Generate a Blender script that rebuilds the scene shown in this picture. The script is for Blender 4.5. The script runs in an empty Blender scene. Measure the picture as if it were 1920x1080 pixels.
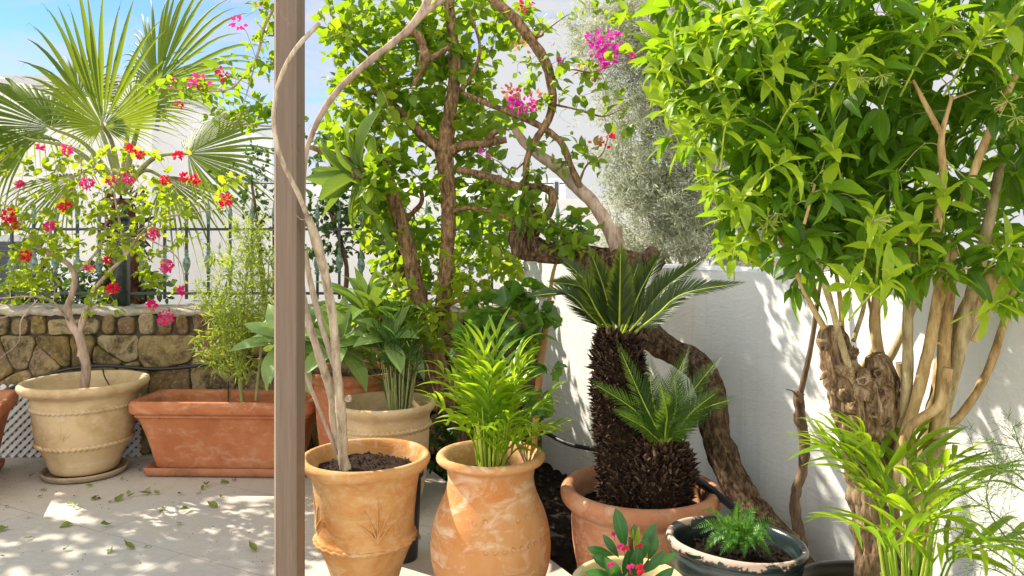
import bpy, math, random
import numpy as np
from mathutils import Vector, Matrix, noise as mn
random.seed(7); rng = np.random.default_rng(7)
R = math.radians; PI = math.pi
S = bpy.context.scene

# ------------------------------------------------------------------ camera, sky, sun, exposure
F, HZ, CH = 1400.0, 460.0, 1.4
def P(px, py, D): return Vector(((px-960)*D/F, D, CH-(py-HZ)*D/F))
def G(px, py, z=0.0):                       # a point on the ground seen at a pixel
    D = F*(CH-z)/(py-HZ); return Vector(((px-960)*D/F, D, z))
cam = bpy.data.cameras.new('camera'); camo = bpy.data.objects.new('camera', cam); S.collection.objects.link(camo)
camo.location = (0, 0, CH); camo.rotation_euler = (R(90), 0, 0)
cam.sensor_width = 36; cam.lens = 36*F/1920; cam.shift_y = -(540-HZ)/1920; cam.clip_end = 500; cam.clip_start = .05
S.camera = camo
SUN_EL, SUN_AZ = 43.0, 150.0                # azimuth counter-clockwise from +X
sd = Vector((math.cos(R(SUN_AZ))*math.cos(R(SUN_EL)), math.sin(R(SUN_AZ))*math.cos(R(SUN_EL)), math.sin(R(SUN_EL))))
sl = bpy.data.lights.new('sun', 'SUN'); sl.energy = 4.2; sl.angle = R(.55); sl.color = (1, .93, .80)
so = bpy.data.objects.new('sun', sl); S.collection.objects.link(so); so.rotation_euler = sd.to_track_quat('Z', 'Y').to_euler()
S.view_settings.view_transform = 'Standard'; S.view_settings.look = 'None'; S.view_settings.gamma = 1
S.view_settings.exposure = 1.17
S.view_settings.use_white_balance = True; S.view_settings.white_balance_temperature = 6750; S.view_settings.white_balance_tint = 10
W = bpy.data.worlds.new('World'); S.world = W; W.use_nodes = True
nt = W.node_tree; nt.nodes.clear(); N = nt.nodes.new; LK = nt.links.new
out = N('ShaderNodeOutputWorld'); bg = N('ShaderNodeBackground'); bg.inputs[1].default_value = .105
sky = N('ShaderNodeTexSky'); sky.sky_type = 'NISHITA'; sky.sun_disc = False; sky.sun_elevation = R(SUN_EL)
sky.sun_rotation = R(90-SUN_AZ); sky.air_density = .8; sky.dust_density = .05; sky.ozone_density = 3.0
tc = N('ShaderNodeTexCoord'); sep = N('ShaderNodeSeparateXYZ'); LK(tc.outputs['Generated'], sep.inputs[0])
mp = N('ShaderNodeMapping'); mp.inputs['Scale'].default_value = (1.2, 1.2, 4.2); mp.inputs['Rotation'].default_value = (0, R(-16), 0)
LK(tc.outputs['Generated'], mp.inputs[0])
no = N('ShaderNodeTexNoise'); no.inputs['Scale'].default_value = 4.2; no.inputs['Detail'].default_value = 9; no.inputs['Roughness'].default_value = .62; no.inputs['Distortion'].default_value = .5
LK(mp.outputs[0], no.inputs[0])
def wm(op, a, b, clamp=False):
    n = N('ShaderNodeMath'); n.operation = op; n.use_clamp = clamp
    for i, v in enumerate((a, b)):
        if isinstance(v, (int, float)): n.inputs[i].default_value = v
        else: LK(v, n.inputs[i])
    return n.outputs[0]
right = wm('MULTIPLY', wm('ADD', sep.outputs['X'], .42), .50)     # more cloud to the right
low = wm('MULTIPLY', wm('SUBTRACT', .34, sep.outputs['Z']), .9)     # and towards the horizon
back = wm('MULTIPLY', wm('SUBTRACT', .35, sep.outputs['Y'], True), .9)      # unseen cloud added behind the viewer for neutral fill light
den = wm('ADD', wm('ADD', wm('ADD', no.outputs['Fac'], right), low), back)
cr = N('ShaderNodeValToRGB'); cr.color_ramp.elements[0].position = .46; cr.color_ramp.elements[1].position = .78
LK(den, cr.inputs[0])
tn = N('ShaderNodeMix'); tn.data_type = 'RGBA'; tn.blend_type = 'MULTIPLY'; tn.inputs['Factor'].default_value = 1; LK(sky.outputs[0], tn.inputs['A']); tn.inputs['B'].default_value = (.66, .83, 1, 1)
mx = N('ShaderNodeMix'); mx.data_type = 'RGBA'; LK(cr.outputs[0], mx.inputs['Factor']); LK(tn.outputs['Result'], mx.inputs['A'])
cb = N('ShaderNodeMix'); cb.data_type = 'RGBA'; LK(wm('MULTIPLY', wm('SUBTRACT', .5, sep.outputs['Y']), 1.2, True), cb.inputs['Factor']); cb.inputs['A'].default_value = (3.3, 3.4, 3.6, 1); cb.inputs['B'].default_value = (8.0, 7.9, 7.7, 1); LK(cb.outputs['Result'], mx.inputs['B'])  # cloud made brighter away from the view, added as fill light
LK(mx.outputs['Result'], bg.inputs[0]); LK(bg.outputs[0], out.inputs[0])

# ------------------------------------------------------------------ materials
class NT:
    def __init__(s, name):
        s.m = bpy.data.materials.new(name); s.m.use_nodes = True; s.t = s.m.node_tree; s.t.nodes.clear()
        s.out = s.n('ShaderNodeOutputMaterial'); s.b = s.n('ShaderNodeBsdfPrincipled'); s.l(s.b.outputs[0], s.out.inputs[0])
        s.tc = s.n('ShaderNodeTexCoord')
    def n(s, k, **kw):
        n = s.t.nodes.new(k)
        for a, v in kw.items(): setattr(n, a, v)
        return n
    def l(s, a, b): s.t.links.new(a, b)
    def noise(s, sc, det=5, rough=.6, vec=None, scale3=None, dist=0):
        n = s.n('ShaderNodeTexNoise'); n.inputs['Scale'].default_value = sc; n.inputs['Detail'].default_value = det
        n.inputs['Roughness'].default_value = rough; n.inputs['Distortion'].default_value = dist
        v = vec or s.tc.outputs['Object']
        if scale3:
            m = s.n('ShaderNodeMapping'); m.inputs['Scale'].default_value = scale3; s.l(v, m.inputs[0]); v = m.outputs[0]
        s.l(v, n.inputs['Vector']); return n.outputs['Fac']
    def ramp(s, f, stops):
        r = s.n('ShaderNodeValToRGB'); e = r.color_ramp.elements
        while len(e) < len(stops): e.new(.5)
        for k, (p, c) in enumerate(stops):
            e[k].position = p; e[k].color = (*c, 1) if not isinstance(c, (int, float)) else (c, c, c, 1)
        s.l(f, r.inputs[0]); return r.outputs[0]
    def mix(s, f, a, b, mode='MIX'):
        m = s.n('ShaderNodeMix', data_type='RGBA', blend_type=mode)
        for k, v in (('Factor', f), ('A', a), ('B', b)):
            if isinstance(v, (int, float)): m.inputs[k].default_value = v
            elif isinstance(v, tuple): m.inputs[k].default_value = (*v, 1)
            else: s.l(v, m.inputs[k])
        return m.outputs['Result']
    def math(s, op, a, b=0.0, clamp=False):
        m = s.n('ShaderNodeMath', operation=op, use_clamp=clamp)
        for i, v in enumerate((a, b)):
            if isinstance(v, (int, float)): m.inputs[i].default_value = v
            else: s.l(v, m.inputs[i])
        return m.outputs[0]
    def bump(s, h, st=.3, d=.01):
        b = s.n('ShaderNodeBump'); b.inputs['Strength'].default_value = st; b.inputs['Distance'].default_value = d
        s.l(h, b.inputs['Height']); s.l(b.outputs[0], s.b.inputs['Normal']); return b
    def fin(s, col, rough=.7, spec=.3):
        if isinstance(col, tuple): s.b.inputs['Base Color'].default_value = (*col, 1)
        else: s.l(col, s.b.inputs['Base Color'])
        if isinstance(rough, (int, float)): s.b.inputs['Roughness'].default_value = rough
        else: s.l(rough, s.b.inputs['Roughness'])
        s.b.inputs['Specular IOR Level'].default_value = spec; return s.m
def leafmat(name, dark, light, trans, tfac=.42, rough=.38, spec=.5, rib=None, young=None, yfrac=.1):
    t = NT(name); g = t.n('ShaderNodeNewGeometry'); ri = g.outputs['Random Per Island']
    st = [(0, dark), (.8-yfrac, light)]
    if young: st.append((1, young))
    c = t.ramp(ri, st)
    c = t.mix(t.math('MULTIPLY', t.noise(38, 3), .35), c, tuple(x*.55 for x in dark))
    uv = t.n('ShaderNodeUVMap'); sp = t.n('ShaderNodeSeparateXYZ'); t.l(uv.outputs[0], sp.inputs[0])
    if rib:
        d = t.math('ABSOLUTE', t.math('SUBTRACT', sp.outputs['Y'], .5))
        mid = t.math('LESS_THAN', d, .035)
        vv = t.math('FRACT', t.math('MULTIPLY', t.math('SUBTRACT', sp.outputs['X'], t.math('MULTIPLY', d, .5)), 9))
        vein = t.math('MULTIPLY', t.math('LESS_THAN', vv, .10), .35)
        c = t.mix(t.math('MAXIMUM', t.math('MULTIPLY', mid, .7), vein), c, rib)
        t.bump(t.math('MAXIMUM', mid, vein), .25, .002)
    t.fin(c, rough, spec)
    tr = t.n('ShaderNodeBsdfTranslucent'); tcn = t.mix(.5, c, trans) ; tcn = t.mix(.55, tcn, trans)
    t.l(tcn, tr.inputs[0]); ms = t.n('ShaderNodeMixShader'); ms.inputs[0].default_value = tfac
    t.l(t.b.outputs[0], ms.inputs[1]); t.l(tr.outputs[0], ms.inputs[2]); t.l(ms.outputs[0], t.out.inputs[0])
    return t.m
M = {}
M['leaf_boug'] = leafmat('bougainvillea_leaf', (.018, .07, .008), (.12, .25, .015), (.48, .70, .02), .50, .4, .45, None, (.26, .36, .02), .15)
M['leaf_boug_pale'] = leafmat('bougainvillea_young_leaf', (.05, .12, .012), (.19, .32, .02), (.62, .76, .02), .52, .42, .4, None, (.36, .42, .03), .15)
M['leaf_jess'] = leafmat('jessamine_leaf', (.012, .055, .006), (.10, .24, .012), (.46, .72, .015), .44, .44, .35, (.14, .30, .05), (.20, .38, .03), .12)
M['leaf_jess_young'] = leafmat('jessamine_young_leaf', (.17, .32, .015), (.34, .48, .02), (.65, .82, .02), .45, .45, .35, (.28, .42, .08))
M['leaf_dark'] = leafmat('climber_leaf', (.012, .05, .012), (.05, .13, .025), (.16, .30, .03), .35, .35, .5)
M['leaf_big'] = leafmat('grape_ivy_leaf', (.035, .12, .02), (.09, .24, .03), (.32, .56, .03), .42, .36, .5, (.15, .3, .06), (.2, .36, .03), .1)
M['leaf_shrub'] = leafmat('willow_shrub_leaf', (.12, .20, .03), (.30, .40, .06), (.60, .70, .06), .42, .5, .35)
M['leaf_olive'] = leafmat('silver_shrub_leaf', (.30, .33, .21), (.60, .63, .48), (.64, .66, .46), .32, .6, .3)
M['leaf_palm'] = leafmat('fan_palm_leaf', (.045, .10, .010), (.13, .22, .015), (.46, .56, .02), .42, .5, .3)
M['leaf_cycad'] = leafmat('cycad_leaf', (.014, .036, .004), (.045, .09, .008), (.22, .30, .012), .30, .38, .4)
M['leaf_cycad_small'] = leafmat('young_cycad_leaf', (.022, .075, .008), (.075, .17, .015), (.26, .42, .02), .32, .36, .4)
M['leaf_areca'] = leafmat('areca_leaf', (.05, .15, .008), (.20, .38, .015), (.60, .80, .02), .45, .33, .5, None, (.28, .42, .03), .15)
M['leaf_areca_dim'] = leafmat('palm_seedling_leaf', (.02, .08, .015), (.07, .17, .03), (.2, .4, .03), .4, .36, .5)
M['leaf_agave'] = leafmat('agave_leaf', (.12, .24, .06), (.26, .38, .12), (.46, .62, .08), .25, .33, .5, (.34, .44, .20), (.36, .46, .05), .06)
M['leaf_agave_dark'] = leafmat('upright_agave_leaf', (.06, .15, .03), (.17, .29, .05), (.42, .58, .05), .25, .33, .5, (.30, .42, .14))
M['leaf_fern'] = leafmat('fern_leaf', (.03, .13, .02), (.08, .24, .03), (.25, .50, .03), .4, .35, .4, None, (.28, .42, .05), .12)
M['leaf_thorn'] = leafmat('crown_of_thorns_leaf', (.018, .085, .025), (.03, .14, .03), (.12, .35, .03), .3, .3, .5, (.08, .22, .06))
M['leaf_thorn_young'] = leafmat('crown_of_thorns_young_leaf', (.25, .34, .03), (.38, .44, .04), (.5, .6, .03), .4, .35, .4)
M['leaf_asparagus'] = leafmat('asparagus_fern_leaf', (.08, .16, .04), (.2, .3, .08), (.3, .5, .08), .3, .5, .3)
M['leaf_fallen'] = leafmat('fallen_leaf', (.10, .15, .03), (.22, .26, .05), (.3, .35, .05), .15, .55, .3)
M['petal_magenta'] = leafmat('magenta_bract', (.62, .015, .16), (.85, .05, .30), (.95, .05, .35), .45, .5, .2)
M['petal_red'] = leafmat('red_bract', (.62, .008, .05), (.78, .02, .07), (.95, .02, .08), .45, .5, .2)
M['petal_purple'] = leafmat('purple_bract', (.55, .01, .33), (.75, .04, .52), (.9, .05, .6), .45, .5, .2)
M['petal_dry'] = leafmat('dry_bract', (.35, .12, .06), (.55, .25, .12), (.7, .3, .1), .4, .6, .2)
M['petal_cream'] = leafmat('cream_floret', (.38, .46, .10), (.60, .62, .20), (.7, .75, .2), .35, .5, .2)
def bark(name, a, b, c, sc=30, st=.8, z=(1, 1, .25)):
    t = NT(name); f = t.noise(sc, 7, .68, scale3=z); g = t.noise(sc*.2, 4)
    col = t.ramp(f, [(.36, a), (.49, b), (.64, c)]); col = t.mix(t.ramp(g, [(.45, 0), (.72, .45)]), col, tuple(x*.65 for x in c))
    t.bump(f, st, .012); return t.fin(col, .85, .2)
M['bark_tan'] = bark('tan_bark', (.20, .12, .05), (.42, .28, .12), (.60, .44, .22), 34, .6)
M['bark_brown'] = bark('brown_bark', (.05, .028, .015), (.19, .11, .055), (.40, .26, .14), 52, 1, (1, 1, .4))
M['bark_old'] = bark('old_bark', (.018, .010, .006), (.095, .056, .030), (.26, .17, .10), 60, 1, (1, 1, .3))
M['bark_dark'] = bark('dark_bark', (.05, .032, .02), (.14, .09, .055), (.26, .18, .11), 40, .9)
M['bark_pale'] = bark('pale_bark', (.26, .20, .14), (.46, .37, .27), (.62, .53, .41), 45, .7)
M['bark_olive'] = bark('olive_bark', (.20, .15, .07), (.40, .31, .16), (.56, .46, .28), 40, .5)
M['bark_pinkish'] = bark('pinkish_bark', (.22, .15, .11), (.40, .29, .22), (.54, .42, .33), 28, .5)
M['bark_gnarled'] = bark('gnarled_bark', (.035, .018, .009), (.22, .135, .07), (.52, .38, .23), 44, 1, (1, 1, .28))
M['stem_green'] = bark('green_cane', (.20, .30, .03), (.36, .48, .05), (.50, .58, .10), 30, .2, (1, 1, .1))
M['stem_pale'] = bark('pale_shoot', (.20, .24, .08), (.30, .33, .12), (.4, .4, .2), 30, .2)
M['scale'] = bark('cycad_scale', (.014, .007, .004), (.060, .032, .018), (.22, .14, .085), 60, .6, (1, 1, .4))
def clay(name, base, deep, pale, stain=.5, sc=5.0, palelo=.5, palehi=.72, streak=True):
    t = NT(name); f = t.noise(sc, 6, .6, dist=.6); g = t.noise(sc*2.6, 7, .68, dist=1.0, scale3=(1, 1, 1.7)); h = t.noise(90, 4, .7)
    col = t.ramp(f, [(.32, deep), (.56, base)]); col = t.mix(t.math('MULTIPLY', t.ramp(g, [(palelo, 0), (palehi, 1)]), stain), col, pale)
    if streak:
        w = t.noise(2.2, 5, .7, scale3=(1, 1, 16)); col = t.mix(t.ramp(w, [(.5, 0), (.7, .30)]), col, tuple(x*.72 for x in base))
    d = t.noise(14, 6, .75, dist=.4); col = t.mix(t.ramp(d, [(.62, 0), (.76, .45)]), col, tuple(x*.45 for x in deep))
    zz = t.n('ShaderNodeSeparateXYZ'); t.l(t.tc.outputs['Object'], zz.inputs[0]); zn = t.math('ADD', zz.outputs['Z'], t.math('MULTIPLY', t.noise(6, 6, .7), .16))
    tl = t.ramp(t.math('ABSOLUTE', t.math('SUBTRACT', t.math('FRACT', t.math('MULTIPLY', zn, 3.1)), .5)), [(0, .55), (.05, 0)]); col = t.mix(t.math('MULTIPLY', tl, t.ramp(t.noise(7, 5, .7), [(.45, 0), (.6, 1)])), col, pale)
    t.bump(t.math('ADD', t.math('MULTIPLY', h, .5), t.math('MULTIPLY', g, .9)), .6, .005); return t.fin(col, .82, .25)
M['clay_cream'] = clay('cream_clay', (.60, .45, .26), (.44, .30, .14), (.68, .57, .42), .55)
M['clay_ochre'] = clay('ochre_clay', (.56, .32, .13), (.40, .14, .018), (.66, .50, .33), .6, 4.5)
M['clay_honey'] = clay('honey_clay', (.56, .31, .14), (.50, .19, .05), (.70, .54, .38), .7, 2.6, .50, .64, False)
M['clay_terra'] = clay('terracotta', (.47, .18, .08), (.37, .115, .045), (.58, .35, .22), .6, 3.6)
M['clay_terra_pale'] = clay('pale_terracotta', (.51, .24, .13), (.43, .165, .08), (.63, .45, .33), .6, 5)
M['clay_saucer'] = clay('saucer_clay', (.40, .17, .09), (.28, .11, .055), (.46, .29, .19), .5, 6)
M['clay_grey'] = clay('weathered_saucer_clay', (.42, .33, .22), (.27, .20, .13), (.5, .42, .3), .5, 7)
t = NT('chipped_glaze'); f = t.noise(7, 7, .7, dist=.5); g = t.noise(60, 4, .7)
zz = t.n('ShaderNodeSeparateXYZ'); t.l(t.tc.outputs['Object'], zz.inputs[0])
near = t.math('MULTIPLY', t.math('SUBTRACT', zz.outputs['Z'], .498), 6.0, True)
k = t.ramp(t.math('ADD', f, near), [(.70, 0), (.72, 1)])
glz = t.mix(t.ramp(t.noise(3.5, 6, .7, scale3=(1, 1, 9)), [(.5, 0), (.72, .45)]), (.012, .020, .019), (.14, .17, .18))
col = t.mix(k, glz, t.mix(f, (.52, .30, .22), (.48, .40, .33))); t.bump(t.math('ADD', k, g), .3, .003)
M['glaze'] = t.fin(col, t.ramp(k, [(0, .28), (1, .85)]), .5)
t = NT('black_plastic'); M['black'] = t.fin((.018, .019, .02), .38, .5)
t = NT('brown_glazed_foot'); M['foot'] = t.fin((.045, .018, .012), .3, .5)
t = NT('cycad_core'); M['core'] = t.fin(t.ramp(t.noise(60, 5), [(.4, (.010, .006, .004)), (.7, (.04, .024, .015))]), .95, .1)
t = NT('cycad_scale'); uv = t.n('ShaderNodeUVMap'); sp = t.n('ShaderNodeSeparateXYZ'); t.l(uv.outputs[0], sp.inputs[0]); g = t.n('ShaderNodeNewGeometry')
c_ = t.ramp(g.outputs['Random Per Island'], [(0, (.010, .006, .004)), (.55, (.035, .019, .011)), (.85, (.085, .048, .03)), (1, (.17, .11, .07))]); c_ = t.mix(t.ramp(sp.outputs['X'], [(.72, 0), (.95, .65)]), c_, (.20, .13, .085))
M['scale'] = t.fin(c_, .8, .2)
t = NT('soil'); f = t.noise(60, 8, .8); g = t.noise(9, 4); col = t.ramp(f, [(.3, (.018, .011, .008)), (.55, (.075, .048, .035)), (.75, (.24, .18, .14))])
t.bump(f, 1, .02); M['soil'] = t.fin(t.mix(t.ramp(g, [(.4, 0), (.7, .5)]), col, (.05, .035, .028)), .95, .1)
t = NT('dark_soil'); f = t.noise(34, 8, .8); col = t.ramp(f, [(.35, (.008, .006, .004)), (.6, (.035, .026, .018)), (.8, (.12, .095, .07))])
t.bump(f, 1, .03); M['soil_dark'] = t.fin(col, .95, .1)
# patio: pale stone slabs with worn grain and thin joints
t = NT('patio_stone'); mpn = t.n('ShaderNodeMapping'); mpn.inputs['Rotation'].default_value = (0, 0, R(27)); t.l(t.tc.outputs['Object'], mpn.inputs[0])
br = t.n('ShaderNodeTexBrick'); br.offset = .5; br.inputs['Scale'].default_value = 1.0; br.inputs['Mortar Size'].default_value = .004; br.inputs['Mortar Smooth'].default_value = .3
br.inputs['Brick Width'].default_value = 1.15; br.inputs['Row Height'].default_value = .78; br.inputs['Color1'].default_value = (.53, .50, .44, 1); br.inputs['Color2'].default_value = (.47, .45, .40, 1); br.inputs['Mortar'].default_value = (.33, .30, .26, 1)
t.l(mpn.outputs[0], br.inputs['Vector'])
f = t.noise(2.2, 8, .7, dist=1.6); g = t.noise(24, 7, .72, scale3=(1, 2.4, 1), dist=1.2); h = t.noise(.9, 5, .6)
wv = t.n('ShaderNodeTexWave', wave_type='RINGS'); wv.inputs['Scale'].default_value = 1.1; wv.inputs['Distortion'].default_value = 9; wv.inputs['Detail'].default_value = 4; wv.inputs['Detail Scale'].default_value = 1.3
t.l(t.tc.outputs['Object'], wv.inputs['Vector'])
col = t.mix(t.ramp(f, [(.38, 0), (.68, .6)]), br.outputs['Color'], (.44, .37, .27))
col = t.mix(t.ramp(g, [(.50, 0), (.68, .65)]), col, (.64, .60, .53)); col = t.mix(t.ramp(h, [(.45, 0), (.7, .4)]), col, (.46, .45, .43))
col = t.mix(t.ramp(wv.outputs['Fac'], [(.0, .0), (.10, 0)]), col, (.26, .22, .17))
sp_ = t.noise(110, 3, .6); col = t.mix(t.ramp(sp_, [(.68, 0), (.76, .5)]), col, (.2, .17, .13))
t.bump(t.math('ADD', g, t.math('MULTIPLY', br.outputs['Fac'], -.8)), .35, .006); M['patio'] = t.fin(col, t.ramp(f, [(.3, .5), (.7, .8)]), .35)
t = NT('ground_earth'); M['earth'] = t.fin(t.ramp(t.noise(3, 6), [(.3, (.12, .10, .06)), (.7, (.22, .18, .12))]), .95, .1)
# wall stones: each stone its own tone
t = NT('field_stone'); g = t.n('ShaderNodeNewGeometry'); ri = g.outputs['Random Per Island']
c0 = t.ramp(ri, [(0, (.15, .105, .045)), (.2, (.27, .195, .085)), (.42, (.31, .24, .13)), (.6, (.19, .14, .08)), (.75, (.23, .13, .075)), (.9, (.36, .29, .175))])
f = t.noise(7, 8, .72, dist=.8); h = t.noise(42, 6, .75); k = t.noise(3.2, 6, .7, dist=1)
c0 = t.mix(t.ramp(f, [(.46, 0), (.58, .9)]), c0, (.075, .054, .026)); c0 = t.mix(t.ramp(k, [(.52, 0), (.68, .6)]), c0, (.42, .30, .09))
c0 = t.mix(t.ramp(h, [(.55, 0), (.68, .6)]), c0, (.50, .44, .33))
t.bump(t.math('ADD', t.math('MULTIPLY', f, 1.5), t.math('MULTIPLY', h, .5)), .8, .02); M['stone'] = t.fin(c0, .9, .15)
t = NT('mortar'); h = t.noise(30, 6, .7); k = t.noise(4, 5, .7); t.bump(h, .8, .01); M['mortar'] = t.fin(t.mix(t.ramp(k, [(.4, 0), (.65, .7)]), t.ramp(h, [(.3, (.08, .065, .045)), (.7, (.20, .165, .12))]), (.04, .032, .022)), .95, .1)
t = NT('coping_mortar'); h = t.noise(16, 7, .7); t.bump(h, .9, .03); M['coping'] = t.fin(t.ramp(h, [(.3, (.20, .16, .11)), (.52, (.42, .38, .30)), (.7, (.52, .48, .40))]), .95, .1)
t = NT('white_plaster'); h = t.noise(46, 5, .6); k = t.noise(3, 6, .65); d = t.noise(1.6, 5, .6, scale3=(1, 1, .35))
zz = t.n('ShaderNodeSeparateXYZ'); t.l(t.tc.outputs['Object'], zz.inputs[0])
dirt = t.math('MULTIPLY', t.math('SUBTRACT', t.math('ADD', .22, t.math('MULTIPLY', k, .25)), zz.outputs['Z'], True), 2.5, True)
col = t.mix(t.ramp(d, [(.4, 0), (.7, .25)]), (.80, .80, .78), (.68, .68, .65)); col = t.mix(t.math('MULTIPLY', dirt, .75), col, (.34, .31, .26)); dr_ = t.noise(5, 6, .7, scale3=(3, 3, .22)); col = t.mix(t.ramp(dr_, [(.52, 0), (.68, .4)]), col, (.52, .50, .45))
tr_ = t.noise(7, 5, .6, scale3=(1, 1, 3.5), dist=1.5); 
t.bump(t.math('ADD', t.math('ADD', t.math('MULTIPLY', h, .7), k), t.math('MULTIPLY', tr_, 1.2)), .3, .012); M['plaster'] = t.fin(col, .88, .2)
t = NT('house_render'); M['house'] = t.fin(t.ramp(t.noise(.5, 5), [(.3, (.82, .82, .84)), (.7, (.86, .86, .86))]), .9, .2)
t = NT('house_trim'); M['trim'] = t.fin((.60, .62, .64), .8, .2)
t = NT('shutter_grey'); M['shutter'] = t.fin((.10, .115, .14), .5, .4)
t = NT('window_glass'); M['glass'] = t.fin((.03, .035, .045), .08, .6)
t = NT('fence_paint'); f = t.noise(30, 5); M['iron'] = t.fin(t.ramp(f, [(.4, (.012, .022, .022)), (.7, (.03, .055, .048))]), .4, .5)
t = NT('verdigris_paint'); f = t.noise(40, 5); M['verdigris'] = t.fin(t.ramp(f, [(.35, (.05, .10, .08)), (.6, (.22, .34, .27)), (.75, (.45, .48, .36))]), .5, .4)
t = NT('white_lattice'); M['lattice'] = t.fin(t.ramp(t.noise(9, 4), [(.3, (.55, .56, .58)), (.7, (.70, .70, .70))]), .6, .3)
# post: brushed brown timber
t = NT('post_timber'); g = t.noise(9, 8, .7, scale3=(9, 9, .22), dist=.25); f = t.noise(3, 5, .6, scale3=(1, 1, .6)); h = t.noise(120, 4, .6, scale3=(1, 1, .05))
col = t.ramp(g, [(.3, (.135, .095, .068)), (.5, (.168, .121, .088)), (.72, (.21, .155, .115))]); col = t.mix(t.ramp(f, [(.45, 0), (.75, .35)]), col, (.18, .12, .085))
col = t.mix(t.ramp(h, [(.45, 0), (.7, .2)]), col, (.26, .2, .155))
sp_ = t.noise(26, 2, .5); col = t.mix(t.ramp(sp_, [(.72, 0), (.75, .7)]), col, (.07, .045, .03)); kn = t.n('ShaderNodeTexVoronoi'); kn.inputs['Scale'].default_value = 5; mk_ = t.n('ShaderNodeMapping'); mk_.inputs['Scale'].default_value = (1, 1, .45); t.l(t.tc.outputs['Object'], mk_.inputs[0]); t.l(mk_.outputs[0], kn.inputs['Vector'])
col = t.mix(t.ramp(kn.outputs['Distance'], [(.04, .75), (.11, 0)]), col, (.09, .055, .035)); scr = t.noise(14, 7, .8, scale3=(1, 1, .5), dist=2); col = t.mix(t.ramp(scr, [(.60, 0), (.66, .22)]), col, (.32, .25, .20))
t.bump(t.math('ADD', g, h), .25, .003); M['post'] = t.fin(col, .55, .35)
t = NT('post_sunlit_side'); g = t.noise(9, 8, .7, scale3=(9, 9, .25)); M['post_sunlit_side'] = t.fin(t.ramp(g, [(.3, (.34, .24, .17)), (.7, (.50, .40, .31))]), .5, .4)  # paler timber: sunlight on the left face put into the colour
t = NT('fibre'); f = t.noise(30, 7, .75, scale3=(1, 1, .35)); t.bump(f, 1, .03); M['fibre'] = t.fin(t.ramp(f, [(.3, (.07, .03, .02)), (.55, (.20, .09, .055)), (.75, (.34, .18, .11))]), .95, .1)

# ------------------------------------------------------------------ mesh helpers
class MB:
    def __init__(s): s.V = []; s.F = []; s.U = []; s.n = 0; s.uv = False
    def add(s, v, f, uv=None):
        v = np.asarray(v, dtype=np.float64).reshape(-1, 3); f = np.asarray(f, dtype=np.int64)
        s.V.append(v); s.F.append(f + s.n); s.n += len(v)
        if uv is not None: s.uv = True
        s.U.append(np.zeros((len(v), 2)) + .25 if uv is None else np.asarray(uv)); return s
    def box(s, c, size, rot=None):
        c = Vector(c); h = Vector(size)*.5; m = rot or Matrix.Identity(3)
        vs = [c + m @ Vector((x*h.x, y*h.y, z*h.z)) for x in (-1, 1) for y in (-1, 1) for z in (-1, 1)]
        return s.add([tuple(v) for v in vs], [(0, 1, 3, 2), (4, 6, 7, 5), (0, 4, 5, 1), (2, 3, 7, 6), (0, 2, 6, 4), (1, 5, 7, 3)])
    def build(s, name, mat, parent=None, smooth=True, loc=None, shift=None):
        me = bpy.data.meshes.new(name)
        if s.V:
            V = np.concatenate(s.V)
            if parent is not None and loc is None: V = V - np.array(parent['_o'])
            if loc is not None: V = V - np.array(loc)
            quads = [f for f in s.F if f.shape[1] == 4]; tris = [f for f in s.F if f.shape[1] == 3]
            ls = []; tot = []
            if quads: q = np.concatenate(quads); ls.append(q.ravel()); tot.append(np.full(len(q), 4))
            if tris: q = np.concatenate(tris); ls.append(q.ravel()); tot.append(np.full(len(q), 3))
            ls = np.concatenate(ls); tot = np.concatenate(tot)
            me.vertices.add(len(V)); me.vertices.foreach_set('co', V.ravel())
            me.loops.add(len(ls)); me.loops.foreach_set('vertex_index', ls)
            me.polygons.add(len(tot)); st = np.concatenate([[0], np.cumsum(tot)[:-1]])
            me.polygons.foreach_set('loop_start', st); me.polygons.foreach_set('loop_total', tot)
            if s.uv:
                U = np.concatenate(s.U)[ls]; l = me.uv_layers.new(name='UVMap'); l.data.foreach_set('uv', U.ravel())
            me.update(calc_edges=True); me.validate()
            me.polygons.foreach_set('use_smooth', np.full(len(me.polygons), smooth))
        me.materials.append(mat if not isinstance(mat, str) else M[mat])
        o = bpy.data.objects.new(name, me); S.collection.objects.link(o)
        if parent is not None:
            o.parent = parent
            if loc is None: o['_o'] = parent['_o']
        if loc is not None: o.location = loc
        return o
def thing(name, label, cat, loc=(0, 0, 0), group=None):
    o = bpy.data.objects.new(name, None); S.collection.objects.link(o); o.location = loc; o.empty_display_size = .1
    o['label'] = label; o['category'] = cat; o['_o'] = [float(x) for x in loc]
    if group: o['group'] = group
    return o
def tag(o, label, cat, group=None):
    o['label'] = label; o['category'] = cat
    if group: o['group'] = group
    return o
def struct(o, kind='structure'): o['kind'] = kind; return o

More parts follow.
